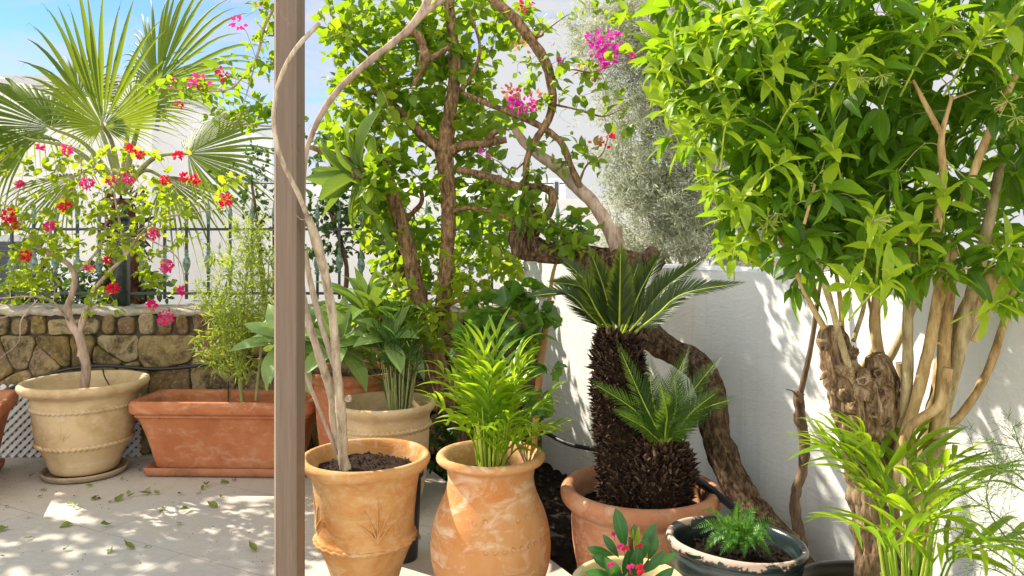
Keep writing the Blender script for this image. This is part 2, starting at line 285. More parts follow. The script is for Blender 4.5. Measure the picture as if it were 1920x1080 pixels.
def catmull(pts, k=6):
    pts = [Vector(p) for p in pts]
    if len(pts) < 3: return [pts[0].lerp(pts[-1], i/k) for i in range(k+1)]
    q = [pts[0]*2-pts[1]] + pts + [pts[-1]*2-pts[-2]]; o = []
    for i in range(1, len(q)-2):
        a, b, c, d = q[i-1:i+3]
        for j in range(k):
            t = j/k; o.append(.5*((2*b)+(c-a)*t+(2*a-5*b+4*c-d)*t*t+(3*b-a-3*c+d)*t**3))
    o.append(pts[-1]); return o
def interp(rs, n):
    return np.interp(np.linspace(0, 1, n), np.linspace(0, 1, len(rs)), rs)
def tube(mb, pts, rs, sides=8, k=6, bumpy=0.0, bf=14.0, cap=True, smooth=True, zs=1.0, fis=0.0):
    P_ = catmull(pts, k) if smooth else [Vector(p) for p in pts]; n = len(P_); rr = interp(rs, n) if hasattr(rs, '__len__') else np.full(n, rs)
    V = []; up = None; arc = P_[0].x*7+P_[0].z*3
    for i, p in enumerate(P_):
        if i: arc += (p-P_[i-1]).length
        d = (P_[min(i+1, n-1)]-P_[max(i-1, 0)])
        if d.length < 1e-9: d = Vector((0, 0, 1))
        d.normalize()
        if up is None: up = d.orthogonal().normalized()
        up = (up - d*up.dot(d)); up = up.normalized() if up.length > 1e-6 else d.orthogonal().normalized()
        s_ = d.cross(up)
        for j in range(sides):
            a = 2*PI*j/sides; o = up*math.cos(a)+s_*math.sin(a); r = rr[i]
            if bumpy: w_ = p+o*r; w_ = Vector((w_.x, w_.y, w_.z*zs))*bf; r *= 1+bumpy*(mn.noise(w_)+.55*mn.noise(w_*2.6)+.3*abs(mn.noise(w_*5.1)))
            if fis:
                w_ = Vector((math.cos(a)*2.6+arc*1.2, math.sin(a)*2.6, arc*3.2)); w2 = w_*2.3; r *= 1+fis*(abs(mn.noise(w_*1.3))*1.7-.45)+fis*.55*(abs(mn.noise(w2+Vector((3, 7, 1))))*1.5-.35)
            V.append(tuple(p+o*r))
    Fq = [(i*sides+j, i*sides+(j+1) % sides, (i+1)*sides+(j+1) % sides, (i+1)*sides+j) for i in range(n-1) for j in range(sides)]
    mb.add(V, Fq)
    if cap:
        for e, rev in ((0, True), (n-1, False)):
            c = P_[e]; ring = V[e*sides:(e+1)*sides]
            mb.add([tuple(c)]+ring, [((0, 1+(j+1) % sides, 1+j) if rev else (0, 1+j, 1+(j+1) % sides)) for j in range(sides)])
    return P_, rr
def lathe(mb, prof, c, segs=64, k=4, disp=None, tilt=None):
    pr = catmull([(a, 0, b) for a, b in prof], k) if k > 1 else [Vector((a, 0, b)) for a, b in prof]
    V = []
    for i, q in enumerate(pr):
        for j in range(segs):
            a = 2*PI*j/segs; r = q.x + (disp(a, q.z) if disp else 0)
            v = Vector((r*math.cos(a), r*math.sin(a), q.z)); V.append(tuple(Vector(c)+(tilt @ v if tilt else v)))
    n = len(pr); mb.add(V, [(i*segs+j, i*segs+(j+1) % segs, (i+1)*segs+(j+1) % segs, (i+1)*segs+j) for i in range(n-1) for j in range(segs)])
    return pr
def rope(mb, c, r, z, th=.009, lobes=46, segs=None):
    segs = segs or lobes*6; V = []; sd_ = 8
    for j in range(segs):
        a = 2*PI*j/segs
        for i in range(sd_):
            b = 2*PI*i/sd_; rr = th*(1+.5*math.cos(lobes*a+b*2))
            V.append((c[0]+(r+rr*math.cos(b))*math.cos(a), c[1]+(r+rr*math.cos(b))*math.sin(a), c[2]+z+rr*math.sin(b)*1.1))
    mb.add(V, [(j*sd_+i, ((j+1) % segs)*sd_+i, ((j+1) % segs)*sd_+(i+1) % sd_, j*sd_+(i+1) % sd_) for j in range(segs) for i in range(sd_)])

# leaf templates: x along the leaf, y across, z up
def leaf_t(W=.4, n=5, fold=.3, droop=.3, shape='ovate', wavy=0.0, curl=0.0):
    prof = {'ovate': lambda t: math.sin(PI*min(1, t**.72))**.85, 'lance': lambda t: math.sin(PI*t**.85)**.9, 'oblong': lambda t: min(1, math.sin(PI*min(1, t**1.25))**.7),
            'heart': lambda t: (1-t)**.75*(1.35 if t > .02 else .55)*(1 if t > .15 else .9), 'strap': lambda t: (.55+.45*math.sin(PI*min(t*1.5, 1)*.5))*(1-max(0, (t-.35)/.65)**1.6)*(.6+.4*min(1, t*4)),
            'agave': lambda t: (.42+.58*math.sin(PI*min(1, t*.95)))*(1-max(0, (t-.6)/.4)**2.2)}[shape]
    V = []; U = []
    for i in range(n+1):
        t = i/n; w = W*.5*max(prof(t), 0.0); 
        if i == n: w = .0015
        if i == 0 and shape not in ('strap', 'agave'): w = max(w, .01) if shape != 'heart' else W*.3
        x = t*(1-.18*droop*t*t); z = -droop*t*t*.55+.12*droop*t
        wv_ = wavy*math.sin(t*9)
        for sgn in (-1, 0, 1):
            V.append((x, sgn*w, z+abs(sgn)*(w*fold)+sgn*wv_*w-(abs(sgn)*curl*w))); U.append((t, .5+.5*sgn))
    Fq = []
    for i in range(n):
        a = i*3; Fq += [(a, a+3, a+4, a+1), (a+1, a+4, a+5, a+2)]
    return np.array(V), np.array(Fq), np.array(U)
def lobed_t(fold=.2, lobes=5):
    V = [(0, 0, 0)]; U = [(0, .5)]; n = 22
    for i in range(n):
        a = -PI*.92+2*PI*.92*i/(n-1); r = .42+.10*math.cos(a*lobes)+.16*math.cos(a)
        V.append((.35+r*math.cos(a), r*math.sin(a), fold*abs(math.sin(a))*.25-.12*(r*math.cos(a))**2)); U.append((.5+.4*math.cos(a), .5+.45*math.sin(a)))
    V[0] = (.3, 0, 0)
    return np.array(V), np.array([(0, i, i+1) for i in range(1, n)]), np.array(U)
def norm(a): return a/np.maximum(np.linalg.norm(a, axis=-1, keepdims=True), 1e-9)
def place(mb, temps, pos, dirs, nrm, sc, wsc=None):
    """scatter leaf templates at pos, pointing along dirs, faces towards nrm"""
    pos = np.asarray(pos, float).reshape(-1, 3); dirs = norm(np.asarray(dirs, float).reshape(-1, 3)); nrm = np.asarray(nrm, float).reshape(-1, 3)
    sc = np.asarray(sc, float)*np.ones(len(pos)); wsc = np.ones(len(pos)) if wsc is None else np.asarray(wsc)*np.ones(len(pos))
    side = np.cross(nrm, dirs); bad = np.linalg.norm(side, axis=1) < 1e-3; side[bad] = np.cross(dirs[bad], np.array([.3, .8, .5])); side = norm(side); up = np.cross(dirs, side)
    which = rng.integers(0, len(temps), len(pos))
    for k, (TV, TF, TU) in enumerate(temps):
        m = which == k; c = m.sum()
        if not c: continue
        s_ = sc[m][:, None, None]; w_ = wsc[m][:, None, None]
        V = pos[m][:, None, :] + s_*(TV[None, :, 0:1]*dirs[m][:, None, :] + w_*TV[None, :, 1:2]*side[m][:, None, :] + TV[None, :, 2:3]*up[m][:, None, :])
        Fc = TF[None]+(np.arange(c)*len(TV))[:, None, None]
        mb.add(V.reshape(-1, 3), Fc.reshape(-1, TF.shape[1]), np.tile(TU, (c, 1)))
T_OV = [leaf_t(.62, 4, .35, .3), leaf_t(.56, 4, .15, .6), leaf_t(.66, 4, .5, .15, wavy=.25)]
T_OVs = [leaf_t(.6, 3, .35, .35), leaf_t(.55, 3, .1, .6)]
T_JE = [leaf_t(.26, 7, .35, .5, 'lance', wavy=.12), leaf_t(.30, 7, .2, .95, 'lance', wavy=.3), leaf_t(.28, 7, .5, .25, 'lance'), leaf_t(.34, 7, .15, .6, 'ovate', wavy=.25), leaf_t(.24, 7, .9, 1.2, 'lance', wavy=.35)]
T_NAR = [leaf_t(.16, 3, .2, .4, 'lance'), leaf_t(.2, 3, .3, .2, 'lance')]
T_TINY = [leaf_t(.15, 2, .1, .3, 'lance'), leaf_t(.19, 2, .0, .1, 'lance')]
T_STRAP = [leaf_t(.105, 6, .6, .9, 'strap'), leaf_t(.12, 6, .4, 1.2, 'strap'), leaf_t(.10, 6, .7, .5, 'strap')]
T_AG = [leaf_t(.30, 9, .5, .55, 'agave'), leaf_t(.34, 9, .35, .9, 'agave'), leaf_t(.28, 9, .6, .2, 'agave')]
T_OB = [leaf_t(.32, 6, .3, .3, 'oblong'), leaf_t(.28, 6, .2, .55, 'oblong')]
T_HT = [leaf_t(.85, 5, .2, .5, 'heart', wavy=.2), leaf_t(.8, 5, .4, .3, 'heart')]
T_LOB = [lobed_t(.3), lobed_t(.6, 5), lobed_t(.1, 7)]
T_PET = [leaf_t(.75, 3, .5, -.3), leaf_t(.8, 3, .2, .4)]
def rdir(n=1):
    v = rng.normal(size=(n, 3)); return norm(v)
def rv(): return Vector(rdir(1)[0])

def sph_points(blobs, n_each=None):
    out = []
    for (px, py, D, rx, ry, rd, n) in blobs:           # centre by pixel and distance, radii in metres (across, up, deep)
        c = P(px, py, D)
        v = rdir(n)*(rng.random((n, 1))**.45); out += [c+Vector((a*rx, b*rd, z*ry)) for a, b, z in v]
    return out
def grow(mb, nodes, targets, r_tip=.0012, arch=.12, sides=4, maxr=.006, k=3):
    """join each target to the nearest wood already there; returns leafy twig paths"""
    tw = []; NP = [tuple(p) for p, _ in nodes]; NR = [r for _, r in nodes]; A = np.array(NP)
    targets = sorted(targets, key=lambda t: float(np.min(np.linalg.norm(A-np.array(t), axis=1))))
    buf = list(NP)
    arr = np.array(buf)
    for t in targets:
        d = np.linalg.norm(arr-np.array(t), axis=1)+np.array(NR[:len(arr)])*0; i = int(np.argmin(d)); a = Vector(arr[i]); L = d[i]
        if L < .02: continue
        m = a.lerp(t, .5)+Vector((0, 0, arch*L))+rv()*L*.12
        r0 = min(NR[i]*.75, maxr, .0016+L*.012); pts = [a, m, t]
        Pp, rr = tube(mb, pts, [r0, (r0+r_tip)*.55, r_tip], sides, k, cap=False)
        tw.append(Pp); new = [tuple(q) for q in Pp[1:]]; arr = np.concatenate([arr, np.array(new)]); NR += [max(r_tip, r0*.7)]*len(new)
    return tw
def leaf_twigs(mb, twigs, temps, size, spacing, start=.15, up=.7, out_=.9, jit=.35, tuft=3, svar=.3, cam_face=0.0, droop=0.0):
    pos = []; dr = []; nr = []; sc = []
    for T in twigs:
        L = sum((T[i+1]-T[i]).length for i in range(len(T)-1)); m = max(1, int(L*(1-start)/spacing)); ph = random.random()*6
        for q in range(m+tuft):
            f = start+(1-start)*min(1, q/max(1, m)); x = f*(len(T)-1); i = min(int(x), len(T)-2); p = T[i].lerp(T[i+1], x-i); ax = (T[i+1]-T[i]).normalized()
            a = ph+q*2.4; o = ax.orthogonal().normalized(); o = Matrix.Rotation(a, 3, ax) @ o
            d = ax*(.55 if q < m else 1.1)+o*out_+rv()*jit+Vector((0, 0, -droop)); pos.append(p+o*.003); dr.append(d)
            nr.append(Vector((0, 0, up))+rv()*.6+sd*.35+Vector((0, -cam_face, 0))); sc.append(size*(1+svar*(random.random()*2-1))*(1 if q < m else .75))
    if pos: place(mb, temps, pos, dr, nr, sc)
def flower(parent, p, r, mat, n=16, name='flower_cluster', size=.028):
    mb = MB(); v = rdir(n); pos = np.array(p)+v*r*rng.random((n, 1))**.5; place(mb, T_PET, pos, v+rdir(n)*.6, rdir(n)+v, size*(1+.3*(rng.random(n)-.5)))
    return mb.build(name, M[mat], parent)

# ------------------------------------------------------------------ the setting
def edge_x(D): return .145+(3.38-D)*.51          # where the paving stops
def wall_x(D): return 2.527-.467*D               # face of the white wall
mb = MB(); mb.add([(-40, -12, -.16), (40, -12, -.16), (40, 90, -.16), (-40, 90, -.16)], [(0, 1, 2, 3)]); struct(mb.build('ground', 'earth'))
mb = MB(); o_ = [(-9, -3), (edge_x(-3), -3), (edge_x(5.02), 5.02), (-9, 5.02)]
mb.add([(x, y, 0) for x, y in o_]+[(x, y, -.12) for x, y in o_], [(0, 1, 2, 3), (0, 4, 5, 1), (1, 5, 6, 2), (2, 6, 7, 3), (3, 7, 4, 0)]); struct(mb.build('patio_floor', 'patio', smooth=False))
mb = MB(); nx, ny = 46, 150; V = []
for j in range(ny+1):
    D = -.5+5.8*j/ny
    for i in range(nx+1):
        x = edge_x(D)-.02+(wall_x(D)+.04-edge_x(D)+.02)*i/nx; q = Vector((x, D, 0))
        V.append((x, D, -.05+.035*mn.noise(q*5)+.03*mn.noise(q*16)+.018*mn.noise(q*42)))
mb.add(V, [(j*(nx+1)+i, j*(nx+1)+i+1, (j+1)*(nx+1)+i+1, (j+1)*(nx+1)+i) for j in range(ny) for i in range(nx)]); struct(mb.build('planting_bed_soil', 'soil_dark'))
mb = MB()                                          # grit and crumbs swept over the paving
for k in range(900):
    x = random.uniform(-3.4, -.2); y = random.uniform(2.9, 4.95); y = y if random.random() < .5 else 4.95-abs(random.gauss(0, .25)); s_ = random.uniform(.0015, .0055)
    if x > edge_x(y)-.03: continue
    a = random.random()*6; u = Vector((math.cos(a), math.sin(a), 0))*s_; w = Vector((-u.y, u.x, 0))*.6; q = Vector((x, y, 0))
    mb.add([tuple(q+u), tuple(q+w), tuple(q-u), tuple(q-w), tuple(q+Vector((0, 0, s_*.8)))], [(0, 1, 4), (1, 2, 4), (2, 3, 4), (3, 0, 4)])
struct(mb.build('paving_grit', 'fibre', smooth=False), 'stuff')
# stones and clods on the bed
mb = MB(); ico = []
for k in range(420):
    D = random.uniform(2.2, 5.0); x = random.uniform(edge_x(D)+.02, wall_x(D)-.02); r = random.uniform(.005, .022)
    tt = [Vector((x, D, -.03))+Vector((a, b, c)).normalized()*r*random.uniform(.7, 1.2) for a, b, c in ((1, 0, 0), (0, 1, 0), (-1, 0, 0), (0, -1, 0), (0, 0, 1), (0, 0, -1))]
    mb.add([tuple(v) for v in tt], [(0, 1, 4), (1, 2, 4), (2, 3, 4), (3, 0, 4), (1, 0, 5), (2, 1, 5), (3, 2, 5), (0, 3, 5)])
o = struct(mb.build('soil_clods', 'soil', smooth=False), 'stuff')

# white garden wall
def garden_wall():
    t = thing('garden_wall', 'white plastered garden wall at the right, dappled with leaf shadows', 'wall', (wall_x(3), 3, 0))
    mb = MB(); n1, n2 = 120, 26; Ht = 1.30; V = []
    for i in range(n1+1):
        D = 5.6-7.1*i/n1
        for j in range(n2+1):
            z = -.12+(Ht-.015+.12)*j/n2; q = Vector((wall_x(D), D, z)); k = .006*mn.noise(q*1.7)+.003*mn.noise(q*6)
            V.append((wall_x(D)-k*.9, D-k*.42, z))
    mb.add(V, [(i*(n2+1)+j, (i+1)*(n2+1)+j, (i+1)*(n2+1)+j+1, i*(n2+1)+j+1) for i in range(n1) for j in range(n2)])
    a, b = 5.6, -1.5; T = .2; nrm = Vector((.906, .423, 0))
    pa = Vector((wall_x(a), a, 0)); pb = Vector((wall_x(b), b, 0))
    def up_(p, z, o=0.0): return tuple(p+nrm*o+Vector((0, 0, z)))
    mb.add([up_(pa, Ht-.015), up_(pb, Ht-.015), up_(pb, Ht, .02), up_(pa, Ht, .02), up_(pb, Ht, T), up_(pa, Ht, T), up_(pb, -.12, T), up_(pa, -.12, T)],
           [(0, 1, 2, 3), (3, 2, 4, 5), (5, 4, 6, 7)])
    mb.build('wall_face', 'plaster', t)
garden_wall()

# stone wall: every stone cut from a jittered cell pattern, bulging out of dark mortar
YW = 5.02
def clip(poly, m, n):
    out = []
    for i in range(len(poly)):
        a, b = poly[i], poly[(i+1) % len(poly)]; da = (a[0]-m[0])*n[0]+(a[1]-m[1])*n[1]; db = (b[0]-m[0])*n[0]+(b[1]-m[1])*n[1]
        if da <= 0: out.append(a)
        if da*db < 0: k = da/(da-db); out.append((a[0]+(b[0]-a[0])*k, a[1]+(b[1]-a[1])*k))
    return out
def stone_wall():
    t = thing('stone_wall', 'low wall of rough brown field stones with a mortar coping below the metal fence', 'wall', (-1.8, YW, 0))
    mb = MB(); x0, x1 = -5.6, 1.0; Hs = .80; rr = random.Random(3)
    seeds = []
    rows = [.13, .42, .68]
    for k, zc in enumerate(rows):
        x = x0+rr.random()*.3
        while x < x1: seeds.append((x, zc+rr.uniform(-.09, .09))); x += rr.uniform(.20, .44)
    small = [(rr.uniform(x0, x1), rr.uniform(.05, .75)) for _ in range(30)]
    seeds += small
    polys = []
    for i, s_ in enumerate(seeds):
        p = [(x0-.3, 0), (x1+.3, 0), (x1+.3, Hs), (x0-.3, Hs)]
        for j, q in enumerate(seeds):
            if i == j or abs(q[0]-s_[0]) > 1.4: continue
            n = (q[0]-s_[0], q[1]-s_[1]); p = clip(p, ((q[0]+s_[0])/2, (q[1]+s_[1])/2), n)
            if len(p) < 3: break
        if len(p) >= 3: polys.append(p)
    x = x0                                            # squarer stones of the top course
    while x < x1:
        w = rr.choice([.12, .2, .26, .34, .42])*rr.uniform(.9, 1.1); b = Hs+rr.uniform(-.004, .004)
        h_ = rr.uniform(.915, .96); polys.append([(x+rr.uniform(0, .03), b), (x+w-rr.uniform(0, .03), b+rr.uniform(-.004, .004)), (x+w+rr.uniform(-.02, .01), h_), (x+w*.5, h_+rr.uniform(-.012, .012)), (x+rr.uniform(-.01, .02), h_-.01)]); x += w
    for p in polys:
        cx = sum(a for a, b in p)/len(p); cz = sum(b for a, b in p)/len(p); pts = []
        for i in range(len(p)):
            a, b = p[i], p[(i+1) % len(p)]; L = math.hypot(b[0]-a[0], b[1]-a[1]); n = max(1, int(L/.03))
            pts += [(a[0]+(b[0]-a[0])*k/n, a[1]+(b[1]-a[1])*k/n) for k in range(n)]
        if len(pts) < 4: continue
        for _ in range(1): pts = [((pts[i-1][0]+2*pts[i][0]+pts[(i+1) % len(pts)][0])/4, (pts[i-1][1]+2*pts[i][1]+pts[(i+1) % len(pts)][1])/4) for i in range(len(pts))]
        rad = max(.03, min(math.hypot(a-cx, b-cz) for a, b in pts)); gap = .0045
        V = []; n = len(pts); bul = rr.uniform(.016, .034); tx, tz = rr.uniform(-.12, .12), rr.uniform(-.12, .12)
        rings = [(1, -.3), (1, .45), (.985, .78), (.945, .93), (.8, 1), (.42, 1.02), (.18, 1.03)]
        for s_, h in rings:
            for a, b in pts:
                dx, dz = a-cx, b-cz; L = math.hypot(dx, dz); k = s_*(1-gap/max(L, .02)); q = Vector((cx+dx*k, 0, cz+dz*k))
                hh = h*bul+(dx*k*tx+dz*k*tz)*min(1, max(h, 0))+(.020*mn.noise(q*8)+.012*abs(mn.noise(q*20))+.006*mn.noise(q*60))*min(1, max(0, h)*2)
                jx = .004*mn.noise(q*22+Vector((0, 5, 0))); V.append((q.x+jx, YW-.004-hh, q.z+jx))
        V.append((cx, YW-.004-bul*1.08, cz)); m = len(rings)
        Fq = [(i*n+j, i*n+(j+1) % n, (i+1)*n+(j+1) % n, (i+1)*n+j) for i in range(m-1) for j in range(n)]
        mb.add(V, Fq); mb.add([V[(m-1)*n+j] for j in range(n)]+[V[-1]], [(j, (j+1) % n, n) for j in range(n)])
    mb.build('stonework', 'stone', t)
    mb = MB(); mb.box(((x0+x1)/2, YW+.178, .46), (x1-x0, .34, .94)); mb.build('core', 'mortar', t, smooth=False)
    mb = MB(); nx = 420; prof = [(YW-.018, .93), (YW-.03, .945), (YW-.02, .968), (YW+.05, .978), (YW+.15, .984), (YW+.27, .982), (YW+.35, .974), (YW+.355, .93)]
    V = []
    for i in range(nx+1):
        x = x0+(x1-x0)*i/nx
        for y, z in prof:
            q = Vector((x, y, z)); V.append((x, y-.012*mn.noise(q*14), z+.016*mn.noise(q*7)+.012*mn.noise(q*24)))
    m = len(prof); mb.add(V, [(i*m+j, (i+1)*m+j, (i+1)*m+j+1, i*m+j+1) for i in range(nx) for j in range(m-1)]); mb.build('coping', 'coping', t)
stone_wall()

# metal fence on top of it
def fence():
    YF = 5.2; t = thing('metal_fence', 'dark metal railing with spear tips and verdigris collars on the stone wall', 'fence', (-1.8, YF, .98))
    for z, h in ((1.066, .018), (1.512, .018), ): mb = MB(); mb.box((-2.6, YF, z), (6.0, .03, h)); mb.build('rail', 'iron', t, smooth=False)
    cx = P(227, 500, YF).x
    mb = MB(); mb.box((cx, YF, 1.27), (.085, .085, .62)); mb.box((cx, YF, 1.59), (.10, .10, .02)); lathe(mb, [(.001, .09), (.03, .07), (.042, .03), (.02, 0)], (cx, YF, 1.60), 12, 2); mb.build('fence_post', 'iron', t)
    x = cx-.152*14; k = 0; src = None; knob = None; tip = None
    while x < .42:
        if abs(x-cx) > .06:
            if src is None:
                mb = MB(); mb.box((0, 0, 0), (.016, .016, .56)); mb.box((0, 0, -.24), (.016, .016, .06)); me = mb.build('baluster', 'iron', None, smooth=False)
                mb = MB(); lathe(mb, [(.009, -.10), (.022, -.085), (.014, -.07), (.02, -.055), (.034, -.02), (.036, .01), (.026, .045), (.014, .06), (.022, .07), (.012, .085), (.020, .10), (.009, .115)], (0, 0, 0), 14, 2); mk = mb.build('collar', 'verdigris', None)
                mb = MB(); lathe(mb, [(.009, 0), (.016, .01), (.011, .025), (.019, .05), (.020, .075), (.012, .115), (.001, .175)], (0, 0, 0), 10, 2); mt_ = mb.build('spear_tip', 'verdigris', None)
                src = me; knob = mk; tip = mt_; a, b, c = me, mk, mt_
            else: a, b, c = src.copy(), knob.copy(), tip.copy(); [S.collection.objects.link(q) for q in (a, b, c)]
            a.parent = t; a.location = (x+1.8, 0, .325); b.parent = a; b.scale = (.72, .72, .85); c.scale = (.8, .8, 1); b.location = (0, 0, -.03+.012*((k*7) % 3-1)); c.parent = a; c.location = (0, 0, .24)
            k += 1
        x += .152
fence()

# houses behind
def house_left():
    Y = 12.0; xa, xb = -16, P(285, 0, Y).x; zt = P(0, 156, Y).z
    t = thing('white_house', 'white flat-roofed house behind the fan palm with a grey roller shutter low down', 'house', ((xa+xb)/2, Y, 0))
    mb = MB(); mb.box(((xa+xb)/2, Y+3, zt/2-.1), (xb-xa, 6, zt+.1)); mb.build('wall', 'house', t, smooth=False)
    mb = MB(); mb.box(((xa+xb)/2, Y+3, zt+.03), (xb-xa+.16, 6.16, .16)); mb.build('roof_edge', 'trim', t, smooth=False)
    x1 = P(47, 0, Y).x; z1 = P(0, 452, Y).z; x0 = x1-1.5
    mb = MB(); mb.box(((x0+x1)/2, Y-.03, z1/2+.05), (x1-x0+.16, .06, z1+.1)); w = mb.build('window', 'trim', t, smooth=False)
    mb = MB()
    for k in range(20): mb.box(((x0+x1)/2, Y-.075, z1-.04-k*.075), (x1-x0, .03, .062), Matrix.Rotation(R(18), 3, 'X'))
    mb.build('roller_shutter', 'shutter', w, smooth=False)
def house_right():
    Y = 15.0; xa, xb = P(270, 0, Y).x, P(1118, 0, Y).x; z0 = P(0, 338, Y).z; z1 = P(0, 376, Y).z
    t = thing('white_house', 'white house with one narrow dark window seen between the branches right of centre', 'house', ((xa+xb)/2, Y, 0))
    xm = P(1062, 0, Y).x
    mb = MB(); mb.box(((xa+xm)/2, Y+3.5, z0/2-.1), (xm-xa, 6.4, z0+.1)); mb.build('wall', 'house', t, smooth=False)
    mb = MB(); mb.box(((xa+xb+2)/2, Y-.6, z1/2-.1), (xb-xa+2, 1.6, z1+.1)); mb.build('terrace_wall', 'house', t, smooth=False)
    mb = MB(); mb.box(((xa+xm)/2, Y+3.5, z0+.02), (xm-xa+.16, 6.5, .1)); mb.build('roof_edge', 'trim', t, smooth=False)
    xw, zw = P(1045, 0, Y).x, P(0, 352, Y).z
    mb = MB(); mb.box((xw, Y+.26, zw), (.12, .06, .32)); w = mb.build('window', 'trim', t, smooth=False)
    mb = MB(); mb.box((xw, Y+.22, zw), (.075, .03, .27)); mb.build('pane', 'glass', w, smooth=False)
house_left(); house_right()

# the timber post
def post():
    D = 2.72; c = P(545, 0, D); w = .078
    t = thing('timber_post', 'square brown timber post standing in the left foreground with a bare stem winding across it', 'post', (c.x, D, 0))
    rot = Matrix.Rotation(R(-7.5), 3, 'Z'); mb = MB(); b = .003; h = w/2; pr = [(-h+b, -h), (h-b, -h), (h, -h+b), (h, h-b), (h-b, h), (-h+b, h), (-h, h-b), (-h, -h+b)]
    V = []
    nz = 30
    for k in range(nz+1):
        for x, y in pr: v = rot @ Vector((x, y, 0)); V.append((c.x+v.x, D+v.y, 2.75*k/nz))
    mb.add(V, [(k*8+j, k*8+(j+1) % 8, (k+1)*8+(j+1) % 8, (k+1)*8+j) for k in range(nz) for j in range(8)]); mb.build('shaft', 'post', t, smooth=False)
    mb = MB(); v = rot @ Vector((-h-.0035, 0, 0)); mb.box((c.x+v.x, D+v.y, 1.375), (.007, w-.004, 2.75), rot); mb.build('sunlit_side_strip', 'post_sunlit_side', t, smooth=False)  # thin strip coloured as the sunlit left face of the post
post()

# trellis
def trellis():
    t = thing('trellis_panel', 'white diagonal lattice panel leaning against the stone wall behind the cream pot', 'trellis', (P(140, 0, 4.93).x, 4.93, 0))
    x0, x1 = P(18, 0, 4.93).x-.1, P(262, 0, 4.93).x; z1 = .47; sp = .0565; wd = .024
    for sgn, y in ((1, 4.928), (-1, 4.94)):
        mb = MB(); k = -20
        while k < 60:
            a = x0+k*sp if sgn > 0 else x0+k*sp; pts = []
            # strip along direction (1, sgn) clipped to the panel
            for s_ in (0, 1): pass
            zs = 0.005; xs = a; xe = a+sgn*z1; ze = zs+z1
            p0 = Vector((xs, y, zs)); p1 = Vector((xe, y, ze)); d = (p1-p0)
            ts = [0.0, 1.0]
            t0 = (x0-p0.x)/d.x; t1 = (x1-p0.x)/d.x; lo, hi = max(0, min(t0, t1)), min(1, max(t0, t1))
            if hi-lo > .03:
                A_, B_ = p0+d*lo, p0+d*hi; mb.box((A_+B_)/2, ((B_-A_).length, .005, wd), Matrix.Rotation(-sgn*R(45), 3, 'Y'))
            k += 1
        mb.build('lattice_strips', 'lattice', t, smooth=False)
trellis()

# ------------------------------------------------------------------ pots
def soil_disc(mb, c, r, z, amp=.012):
    n, m = 14, 48; V = [(c[0], c[1], c[2]+z+amp)]
    for i in range(1, n+1):
        for j in range(m):
            a = 2*PI*j/m; q = Vector((c[0]+r*i/n*math.cos(a), c[1]+r*i/n*math.sin(a), c[2]+z)); V.append((q.x, q.y, q.z+amp*(1-(i/n)**2)+amp*(mn.noise(q*14)+.8*mn.noise(q*40)+.4*mn.noise(q*95))))
    mb.add(V[:1+m], [(0, 1+j, 1+(j+1) % m) for j in range(m)])
    mb.add(V[1:], [(i*m+j, (i+1)*m+j, (i+1)*m+(j+1) % m, i*m+(j+1) % m) for i in range(n-1) for j in range(m)])
    for k in range(int(900*r/.25)):
        a = random.random()*2*PI; q = r*.96*random.random()**.5; s_ = random.uniform(.002, .007); x, y = c[0]+q*math.cos(a), c[1]+q*math.sin(a)
        zz = c[2]+z+amp*(1-(q/r)**2)+amp*(mn.noise(Vector((x, y, c[2]+z))*14)+.8*mn.noise(Vector((x, y, c[2]+z))*40))+.002
        mb.add([(x+s_, y, zz), (x, y+s_, zz), (x-s_, y, zz), (x, y-s_, zz), (x+s_*.3, y, zz+s_)], [(0, 1, 4), (1, 2, 4), (2, 3, 4), (3, 0, 4)])
def wob(amp=.0025, seed=0): return lambda a, z: amp*mn.noise(Vector((math.cos(a)*1.6, math.sin(a)*1.6, z*5+seed)))+.0007*mn.noise(Vector((math.cos(a)*3, math.sin(a)*3, z*60+seed)))
def sprig(mb, c, rfun, a0, z0, h, tilt=0.0, th=.0035):
    """incised-looking relief of blades fanning out of one point on a pot's wall"""
    for k, (ang, L) in enumerate(((-.55, .6), (-.25, .85), (0, 1), (.3, .8), (.6, .55), (.15, .6))):
        pts = []
        for i in range(6):
            t_ = i/5; s_ = ang*t_*(1+.8*t_)*h*L*.8; z = z0+h*L*t_*(1-.22*abs(ang)*t_); a = a0+s_/rfun(z); r = rfun(z)+.0005
            pts.append((c[0]+r*math.cos(a), c[1]+r*math.sin(a), c[2]+z))
        tube(mb, pts, [th*.5, th*1.3, th, th*.3], 5, 2)
